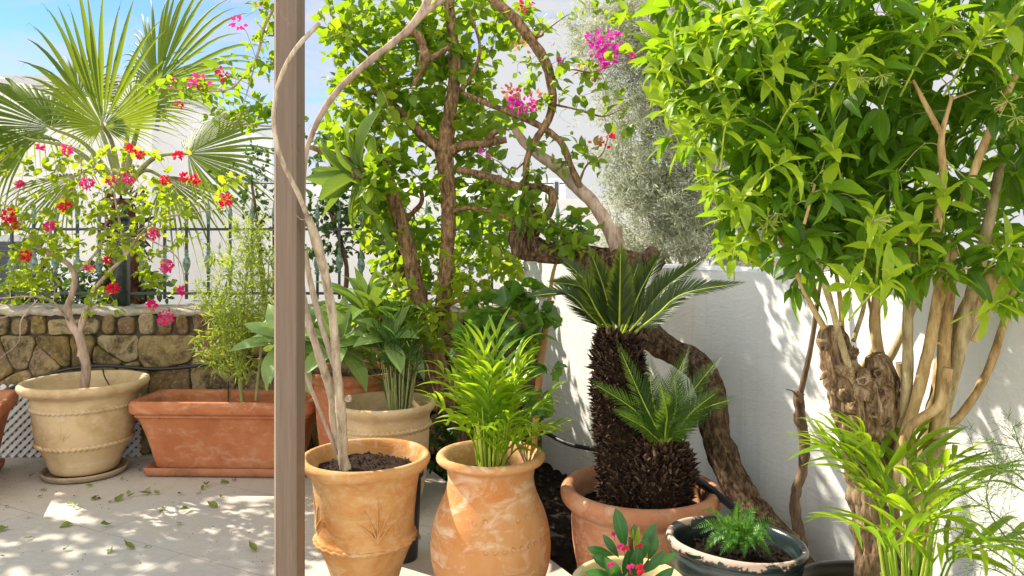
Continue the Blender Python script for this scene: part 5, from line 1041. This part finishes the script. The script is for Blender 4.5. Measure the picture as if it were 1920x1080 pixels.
# night jessamine tree at the right
def jessamine():
    t = thing('jessamine_tree', 'many-stemmed tree with a knotted stump and dense glossy crown at the right', 'tree', (P(1690, 0, 2.15).x, 2.15, 0))
    D = 2.12; mb = MB()
    tube(mb, px_path([(1660, 1250), (1650, 1080), (1640, 940), (1628, 850), (1618, 780), (1612, 720), (1622, 690)], 2.12), [.062, .060, .058, .060, .078, .076, .04], 90, 16, .22, 16, fis=.30)
    tube(mb, px_path([(1612, 780), (1585, 720), (1565, 660), (1560, 612)], 2.12), [.052, .046, .042, .028], 64, 16, .22, 18, fis=.34)
    tube(mb, px_path([(1640, 800), (1655, 740), (1650, 690), (1640, 665)], 2.1), [.045, .045, .038, .02], 60, 16, .22, 18, fis=.34)
    rr = random.Random(5)
    for (x, y, r, dy) in [(1590, 695, .022, -.07), (1628, 742, .022, -.09), (1652, 755, .026, -.075), (1600, 660, .018, -.045), (1572, 630, .018, -.04), (1618, 712, .020, -.085), (1646, 700, .016, -.07), (1580, 740, .02, -.055), (1660, 790, .018, -.065), (1600, 765, .020, -.08), (1636, 775, .016, -.085), (1665, 725, .016, -.06)]:
        c = P(x, y, 2.12+dy); tl = Matrix.Rotation(R(90+rr.uniform(-30, 30)), 3, 'X') @ Matrix.Rotation(R(rr.uniform(-35, 35)), 3, 'Y')
        lathe(mb, [(.001, -r*.2), (r*.30, -r*.15), (r*.48, r*.4), (r*.68, r*.45), (r*.80, r*.1), (r*.95, -r*1.3)], c, 22, 3, lambda a, z: r*.34*mn.noise(Vector((math.cos(a)*3, math.sin(a)*3, z*50+x)))+r*.12*mn.noise(Vector((math.cos(a)*9, math.sin(a)*9, z*90+x))), tl)
    for (a, b) in (((1550, 700), (1538, 712)), ((1560, 720), (1545, 722)), ((1552, 650), (1540, 655))): tube(mb, [P(*a, 2.1), P(*b, 2.08)], [.012, .003], 6, 3, .2)
    mb.build('stump', 'bark_gnarled', t)
    st = [([(1745, 1200, 2.2), (1722, 1080, 2.2), (1735, 920, 2.2), (1758, 780, 2.2), (1785, 660, 2.2), (1830, 565, 2.15), (1890, 505, 2.1), (1960, 470, 2.1)], [.045, .043, .042, .040, .038, .037, .036]),
          ([(1660, 860, 2.1), (1690, 790, 2.08), (1702, 700, 2.06), (1702, 600, 2.05), (1708, 500, 2.05), (1712, 400, 2.05)], [.022, .019, .017, .015, .012]),
          ([(1676, 870, 2.06), (1715, 760, 2.04), (1742, 650, 2.02), (1762, 540, 2.0), (1772, 450, 2.0)], [.018, .019, .019, .018, .015]),
          ([(1700, 980, 2.15), (1745, 840, 2.1), (1765, 740, 2.06), (1772, 620, 2.04), (1782, 520, 2.02), (1785, 470, 2.0)], [.020, .022, .021, .019, .016]),
          ([(1748, 860, 2.1), (1790, 690, 2.05), (1835, 500, 2.0), (1862, 380, 1.95), (1880, 280, 1.95)], [.02, .022, .02, .016, .012]),
          ([(1670, 950, 2.0), (1700, 812, 1.98), (1760, 760, 1.96), (1778, 690, 1.95)], [.012, .014, .015, .015]),
          ([(1752, 812, 2.2), (1800, 780, 2.2), (1850, 700, 2.2), (1878, 620, 2.2), (1905, 530, 2.2), (1930, 440, 2.2)], [.015, .015, .014, .013, .012]),
          ([(1612, 760, 2.12), (1600, 715, 2.07), (1580, 650, 2.03), (1555, 560, 2.0), (1530, 490, 2.0), (1500, 420, 2.0)], [.012, .012, .0105, .010, .008]),
          ([(1545, 615, 2.1), (1515, 560, 2.1), (1480, 480, 2.1), (1455, 440, 2.1), (1420, 420, 2.1)], [.010, .009, .008, .006]),
          ([(1580, 640, 2.15), (1575, 560, 2.15), (1562, 480, 2.15)], [.009, .008, .006]), ([(1600, 640, 2.12), (1622, 560, 2.15), (1618, 470, 2.15)], [.008, .007, .005]), ([(1655, 700, 2.12), (1640, 600, 2.15), (1655, 480, 2.15)], [.022, .018, .012]), ([(1615, 690, 2.14), (1640, 640, 2.2), (1625, 540, 2.2)], [.008, .007, .005]),
          ([(1640, 720, 2.2), (1680, 650, 2.2), (1740, 520, 2.2), (1800, 440, 2.2)], [.014, .012, .010]),
          ([(1755, 440, 1.9), (1768, 330, 1.88), (1765, 260, 1.86), (1785, 180, 1.86)], [.014, .012, .010, .005]), ([(1767, 255, 1.86), (1740, 205, 1.85), (1712, 150, 1.85)], [.009, .008, .004]), ([(1785, 185, 1.86), (1830, 170, 1.86)], [.004, .002]),
          ([(1805, 385, 1.9), (1838, 290, 1.88), (1868, 220, 1.86), (1910, 130, 1.86)], [.012, .012, .011, .008]), ([(1508, 420, 1.9), (1528, 345, 1.88)], [.005, .004]), ([(1715, 1200, 2.25), (1700, 1050, 2.25), (1712, 930, 2.25), (1700, 800, 2.25), (1690, 680, 2.25)], [.035, .03, .028, .026, .02]), ([(1825, 640, 2.0), (1850, 580, 2.0), (1800, 510, 2.0)], [.01, .01, .008])]
    nodes = []
    for k, (l, r) in enumerate(st):
        m1 = MB(); Pp, rr_ = tube(m1, px_path(l, D), [q*.82 for q in r], 16, 9, .12, 20, fis=.05); m1.build('stem', ['bark_tan', 'bark_olive', 'bark_tan'][k % 3], t)
        nodes += [(Pp[i], rr_[i]) for i in range(len(Pp)//2, len(Pp), 2)]
    # crown
    blobs = [(1330, 40, 2.15, 0.16, .14, .25, 24), (1290, 140, 2.10, 0.10, .10, .2, 14), (1270, 120, 2.05, 0.08, .05, .1, 7), (1400, 120, 2.10, 0.20, .18, .3, 43), (1340, 230, 2.10, 0.12, .12, .25, 18), (1430, 280, 2.10, 0.18, .15, .3, 33), (1500, 60, 2.10, 0.22, .18, .35, 43), (1640, 50, 2.05, 0.24, .18, .35, 47), (1780, 60, 2.00, 0.24, .18, .35, 43), (1900, 80, 2.00, 0.20, .2, .3, 31),
             (1540, 200, 2.10, 0.22, .18, .35, 47), (1660, 220, 2.10, 0.22, .18, .3, 40), (1800, 200, 2.10, 0.22, .2, .3, 35), (1900, 260, 2.00, 0.16, .2, .3, 24), (1420, 370, 2.05, 0.12, .10, .2, 17), (1500, 350, 2.10, 0.16, .14, .3, 29), (1620, 350, 2.05, 0.20, .14, .3, 35), (1740, 360, 2.10, 0.18, .16, .3, 27), (1860, 370, 2.10, 0.16, .14, .25, 18),
             (1400, 440, 2.10, 0.07, .05, .1, 6), (1480, 440, 2.15, 0.12, .06, .15, 10), (1570, 440, 2.10, 0.14, .06, .2, 16), (1680, 440, 2.05, 0.16, .08, .2, 20), (1800, 450, 2.10, 0.16, .06, .2, 13), (1520, 480, 1.95, 0.06, .05, .1, 7), (1650, 500, 1.90, 0.08, .05, .1, 8), (1760, 500, 1.90, 0.08, .05, .1, 8), (1880, 480, 1.90, 0.08, .08, .1, 8), (1900, 560, 1.85, 0.03, .03, .05, 3), (2050, 150, 2.10, 0.25, .4, .4, 35), (1430, 330, 2.60, 0.22, .16, .2, 24), (1530, 300, 2.65, 0.25, .2, .2, 31), (1480, 200, 2.60, 0.25, .22, .25, 29), (1600, 400, 2.55, 0.20, .14, .2, 24), (1400, 150, 2.60, 0.20, .2, .2, 18), (1660, 330, 2.60, 0.25, .2, .2, 24), (2100, -250, 2.10, 0.40, .3, .4, 22), (1600, -180, 2.10, 0.60, .2, .5, 64), (1500, 530, 2.15, 0.05, .03, .06, 3)]
    mb = MB(); tw = grow(mb, nodes, sph_points(blobs), .0012, .08, 4, .005); mb.build('twigs', 'stem_pale', t)
    lf = MB(); leaf_twigs(lf, tw, T_JE, .106, .031, .30, .55, .85, .5, 5, .58, 0, .25); lf.build('foliage', 'leaf_jess', t)
    # bright young shoots at the outside
    m2 = MB(); fl = MB(); sh = [(1160+90, 120, 1.9), (1240, 190, 1.9), (1262, 90, 1.95), (1300, 60, 1.9), (1350, 40, 1.85), (1330, 130, 1.85), (1290, 250, 1.9), (1330, 330, 1.95), (1310, 200, 1.9), (1390, 370, 1.9), (1400, 30, 1.8), (1620, 90, 1.75), (1640, 400, 1.75), (1650, 440, 1.75), (1670, 520, 1.72), (1600, 520, 1.76), (1760, 60, 1.75), (1850, 60, 1.72), (1890, 40, 1.7), (1720, 420, 1.8), (1900, 450, 1.8), (1885, 560, 1.8), (1370, 210, 1.85), (1440, 20, 1.8), (1480, 300, 1.8), (1560, 270, 1.8), (1500, 180, 1.8), (1770, 350, 1.8), (1590, 130, 1.8), (1450, 110, 1.8), (1380, 460, 2.0), (1440, 440, 2.0)]
    for x, y, d in sh:
        pos = []; dr = []; nr = []; sc = []; m2 = MB()
        c = P(x, y, d); ax = Vector((random.uniform(-.6, .2) if x < 1450 else random.uniform(-.4, .4), -.5, random.uniform(.2, .7))).normalized(); tube(m2, [c-ax*.14+Vector((.03, .06, -.02)), c-ax*.06, c], [.003, .0025, .0015], 5, 3)
        for k in range(9): a = k*2.4; o = Matrix.Rotation(a, 3, ax) @ ax.orthogonal().normalized(); pos.append(c-ax*.008*k); dr.append(o*(.5+.09*k)+ax*(.9-.08*k)); nr.append(ax+Vector((0, 0, .5))+rv()*.2); sc.append(random.uniform(.07, .115)*(1 if k > 2 else .6))
        s_ = m2.build('young_shoot', 'stem_green', t); lf = MB(); place(lf, T_JE, pos, dr, nr, sc); lf.build('leaves', 'leaf_jess_young', s_)
    for x, y, d in [(1615, 145, 1.74), (1655, 140, 1.74), (1785, 45, 1.76), (1790, 95, 1.78), (1890, 190, 1.76), (1640, 412, 1.74), (1440, 415, 1.95), (1905, 220, 1.76), (1530, 155, 1.85), (1460, 400, 1.95)]:
        f = MB(); c = P(x, y, d)
        for k in range(13):
            v = (rv()+Vector((0, -.2, -.7))).normalized(); L = random.uniform(.018, .036); tube(f, [c, c+v*L*.6, c+v*L], [.0007, .0008, .0017], 5, 2)
            place(f, [leaf_t(.5, 2, .2, .3)], [c+v*L]*4, [v+rv()*.9 for _ in range(4)], [rv() for _ in range(4)], .0055)
        f.build('flower_cluster', 'petal_cream', t)
jessamine()

# dead stem against the wall
t = thing('dead_vine_stem', 'thin dark knobbly dead stem standing against the white wall', 'vine', (P(1500, 0, 2.8).x, 2.8, -.05))
mb = MB(); tube(mb, px_path([(1510, 1110), (1500, 1010), (1490, 940), (1505, 880), (1508, 830), (1500, 780), (1497, 745), (1500, 735)], 2.8), [.024, .022, .018, .017, .019, .018, .019, .017], 16, 9, .34, 26)
tube(mb, px_path([(1498, 748), (1512, 690), (1524, 630), (1532, 570), (1540, 520)], 2.8), [.011, .0105, .009, .008, .006], 10, 7, .15, 26); tube(mb, px_path([(1494, 742), (1486, 733), (1474, 730)], 2.79), [.005, .003, .002], 6); tube(mb, px_path([(1497, 800), (1490, 790), (1489, 775)], 2.79), [.006, .003], 6); tube(mb, px_path([(1496, 1010), (1470, 990), (1440, 985)], 2.75), [.012, .008, .004], 8, 5, .2); mb.build('stem', 'bark_dark', t)

# fern in the dark bowl
t = thing('small_fern', 'bright green fern with toothed fronds growing in the chipped dark pot', 'fern', (P(1390, 0, 2.18).x, 2.18, .48))
c = P(1385, 1010, 2.18); rr = random.Random(2)
tips = [(1312, 958, -.03), (1335, 1000, -.1), (1385, 935, .02), (1345, 975, 0), (1430, 950, .03), (1420, 975, -.05), (1455, 1000, 0), (1350, 1040, -.12), (1395, 1045, -.13), (1440, 1030, -.1), (1300, 990, -.02), (1402, 990, -.12), (1370, 990, -.1), (1465, 980, .05), (1410, 955, .08), (1330, 1020, -.08), (1360, 955, .08), (1445, 1010, -.06), (1380, 1020, -.14), (1415, 1030, -.13), (1345, 1005, -.06), (1365, 1012, -.11)]
tips += [(rr.uniform(1310, 1450), rr.uniform(960, 1045), rr.uniform(-.12, .06)) for _ in range(18)]
for x, y, dd in tips:
    e = P(x, y, 2.18+dd); b = c+Vector((rr.uniform(-.02, .02), rr.uniform(-.02, .02), -.02)); m = b.lerp(e, .55)+Vector((0, 0, .035)); mb = MB(); feather(mb, [b, m, e], 22, .030, Vector((0, -.6, 1)), 78, .0085, vee=.15, curl=.2); tube(mb, [b, m, e], [.0015, .001, .0005], 4, 3, cap=False); mb.build('frond', 'leaf_fern', t)

# crown of thorns
t = thing('crown_of_thorns', 'succulent with dark green paddle leaves and small red flowers at the bottom edge', 'succulent', (P(1180, 0, 2.1).x, 2.1, .40))
c = P(1182, 1075, 2.1); mb = MB(); tube(mb, [c+Vector((0, 0, -.06)), c+Vector((.003, 0, .04)), c+Vector((0, 0, .1))], [.010, .008, .006], 8); tube(mb, [c+Vector((0, 0, -.04)), c+Vector((-.05, -.01, .03))], [.007, .005], 8); tube(mb, [c+Vector((0, 0, -.04)), c+Vector((.05, -.01, .04))], [.007, .005], 8); mb.build('stem', 'bark_dark', t)
LV = [((1172, 1030), (1158, 960), -.02), ((1150, 1040), (1106, 1030), -.04), ((1160, 1045), (1136, 1008), -.03), ((1200, 1035), (1228, 985), 0), ((1215, 1050), (1232, 1010), -.03), ((1190, 1060), (1212, 1015), -.06), ((1160, 1070), (1118, 1045), -.06), ((1205, 1075), (1245, 1040), -.05), ((1185, 1020), (1190, 985), 0), ((1190, 1080), (1196, 1035), -.09), ((1165, 1090), (1140, 1055), -.1), ((1210, 1100), (1260, 1075), -.08), ((1150, 1085), (1105, 1075), -.08), ((1170, 1080), (1180, 1040), -.07), ((1230, 1060), (1270, 1040), 0)]
mb = MB(); place(mb, T_OB, [P(a[0], a[1], 2.1+d*.4) for a, b, d in LV], [P(*b, 2.1+d)-P(*a, 2.1+d*.4) for a, b, d in LV], [Vector((.1, -1, .35))+rv()*.25 for _ in LV], [(P(*b, 2.1+d)-P(*a, 2.1+d*.4)).length*1.12 for a, b, d in LV]); mb.build('leaves', 'leaf_thorn', t)
LV = [((1190, 1030), (1200, 978), -.02), ((1178, 1045), (1176, 1008), -.06), ((1184, 1020), (1187, 990), -.01)]
mb = MB(); place(mb, [leaf_t(.24, 5, .5, .1, 'lance')], [P(a[0], a[1], 2.1) for a, b, d in LV], [P(*b, 2.1+d)-P(*a, 2.1) for a, b, d in LV], [Vector((.3, -1, .2)) for _ in LV], [.075, .06, .05]); mb.build('young_leaves', 'leaf_thorn_young', t)
for x, y, d, k in [(1163, 1024, 2.04, 'm'), (1172, 1028, 2.04, 'r'), (1198, 1024, 2.04, 'r'), (1145, 1058, 2.0, 'm'), (1182, 1062, 1.98, 'm'), (1199, 1062, 1.98, 'r'), (1201, 1072, 1.98, 'r'), (1153, 1000, 2.1, 'm')]:
    mb = MB(); c = P(x, y, d); place(mb, [leaf_t(1.1, 4, .25, .3, 'ovate')], [c]*2, [Vector((.7, -.2, .3)), Vector((-.7, -.2, -.2))], [Vector((0, -1, .3))]*2, .0125); tube(mb, [c, c+Vector((0, -.004, .001))], [.003, .002], 6); tube(mb, [c+Vector((0, .003, 0)), c+Vector((.002, .02, -.03))], .0009, 4); mb.build('flower', {'r': 'petal_red', 'm': 'petal_magenta'}[k], t)

# asparagus fern wisps at the lower right
t = thing('asparagus_fern', 'wispy thin-needled fern arching in from the right edge', 'fern', (P(1960, 0, 1.75).x, 1.75, .3))
mb = MB(); pos = []; dr = []; tw = []
for l in ([(2000, 1080, 1.7), (1920, 1010, 1.75), (1860, 960, 1.8), (1800, 920, 1.82), (1770, 890, 1.85)], [(2000, 1010, 1.7), (1920, 900, 1.72), (1880, 880, 1.75), (1830, 850, 1.8)], [(1990, 1150, 1.7), (1900, 1060, 1.75), (1820, 1010, 1.8), (1770, 985, 1.82)], [(2000, 950, 1.7), (1925, 860, 1.7), (1900, 800, 1.75)], [(1980, 1100, 1.7), (1880, 1000, 1.7), (1850, 930, 1.7), (1870, 860, 1.72)], [(1990, 1200, 1.75), (1900, 1090, 1.8), (1840, 1060, 1.8)], [(1990, 900, 1.7), (1940, 850, 1.7), (1860, 830, 1.74)]):
    Pp, _ = tube(mb, px_path(l, 1.8), [.0022, .0016, .0008], 5, 8, cap=False)
    for i in range(4, len(Pp), 2):
        for g in (-1, 1):
            d = ((Pp[i]-Pp[i-1]).normalized()*.6+rv()*.8+Vector((0, 0, .1))).normalized(); L = random.uniform(.04, .10); tw.append([Pp[i], Pp[i]+d*L*.5, Pp[i]+d*L+Vector((0, 0, -.01))])
for T in tw: tube(mb, T, [.0008, .0006, .0004], 3, 2, cap=False)
leaf_twigs(mb, tw, [leaf_t(.05, 2, 0, .1, 'lance')], .026, .006, .0, .3, .9, .3, 4, .4); mb.build('fronds', 'leaf_asparagus', t)

# fallen leaves on the paving
fall = [(8, 612+340), (138, 985, 1), (208, 985, 1), (12, 1045), (205, 1039, 1), (252, 1032, 1), (280, 1026), (118, 1035), (480, 1037, 1), (15, 992, 1), (140, 932), (175, 912), (138, 956), (135, 948), (102, 906, 1), (85, 922), (78, 922), (70, 934), (215, 943, 1), (230, 935), (238, 934), (226, 900), (246, 926), (272, 921), (285, 927, 1), (299, 928), (278, 884), (262, 882), (342, 927), (358, 956, 1), (370, 928), (378, 921), (387, 910, 1), (413, 908, 1), (437, 904), (416, 931), (408, 953, 1), (304, 955), (298, 964), (172, 940, 1), (335, 983), (170, 938), (52, 974), (788, 1015, 1), (60, 1010), (330, 885), (205, 945), (54, 895)]
words = {0: 'beside', 1: 'large'}
for k, f in enumerate(fall):
    x, y = f[:2]; big = len(f) > 2; q = G(x, y); mb = MB(); s_ = random.uniform(.055, .075) if big else random.uniform(.026, .045)
    a = random.random()*6.28; place(mb, [leaf_t(.5, 5, random.uniform(.3, .9), random.choice([-.9, -.5, .6]), 'ovate', wavy=.35)], [Vector((0, 0, .008))], [(math.cos(a), math.sin(a), .08)], [(random.uniform(-.5, .5), random.uniform(-.5, .5), 1)], s_)
    o = mb.build('fallen_leaf', 'leaf_fallen', None); o.location = q
    if big:
        row = 'near the planters' if y < 915 else ('in the middle of the paving' if y < 970 else 'in the near part of the paving')
        o['_row'] = row
    o['_x'] = float(x); o['_y'] = float(y); o['_big'] = big; o['group'] = 'fallen leaves on the paving'; o['category'] = 'leaf'
FL = [o for o in S.objects if o.name.startswith('fallen_leaf')]
ordn = ['leftmost', 'second from the left', 'third from the left', 'fourth from the left', 'fifth from the left', 'sixth from the left', 'seventh from the left', 'eighth from the left', 'ninth from the left', 'tenth from the left', 'eleventh from the left', 'twelfth from the left']
for row in ('near the planters', 'in the middle of the paving', 'in the near part of the paving'):
    g = sorted([o for o in FL if o.get('_row') == row], key=lambda o: o['_x'])
    for i, o in enumerate(g): o['label'] = 'large curled leaf fallen %s, %s' % (row, ordn[i])
bands = [(0, 895, 'tight against the planters'), (895, 914, 'just in front of the planters'), (914, 927.5, 'in the third row out'), (927.5, 936, 'in the fourth row out'), (936, 950, 'in the fifth row out'), (950, 2000, 'on the open paving nearest the viewer')]
for a, b, w_ in bands:
    g = sorted([o for o in FL if not o['_big'] and a <= o['_y'] < b], key=lambda o: o['_x'])
    for i, o in enumerate(g): o['label'] = 'small dry leaf scrap %s, %s' % (w_, ordn[i])
for o in FL:
    for k in ('_x', '_y', '_big', '_row'):
        if k in o: del o[k]

# unseen tree added left of the frame, its leaves placed to dapple the paving
def shade_tree():
    t = thing('added_shade_tree', 'unseen leafy tree added beyond the left edge to dapple the paving', 'tree', (-6.2, 5.9, 0))
    mb = MB(); nodes = nodes_from(*tube(mb, [(-6.4, 5.9, -.1), (-6.3, 5.9, 1.5), (-6.0, 5.7, 2.6), (-5.6, 5.4, 3.4)], [.12, .1, .07, .03], 10)); tg = []
    while len(tg) < 1500:
        g = Vector((random.uniform(-3.6, -.9), random.uniform(2.2, 4.9), 0)); z = random.uniform(2.2, 4.2); q = g+sd*(z/sd.z)
        u = 960+F*q.x/q.y; v = HZ-F*(q.z-CH)/q.y
        if u > -90 and v > -60: continue
        if mn.noise(Vector((g.x*3.1, g.y*6.5, 3.3))) > .10: continue
        tg.append(q)
    tw = grow(mb, nodes, tg, .002, .05, 4, .012); mb.build('trunk', 'bark_brown', t); lf = MB(); leaf_twigs(lf, tw, T_OV, .085, .06, .1, .7, 1, .5, 4, .4)
    lf.build('crown', 'leaf_boug', t)
shade_tree()
for o in S.objects:
    if '_o' in o: del o['_o']
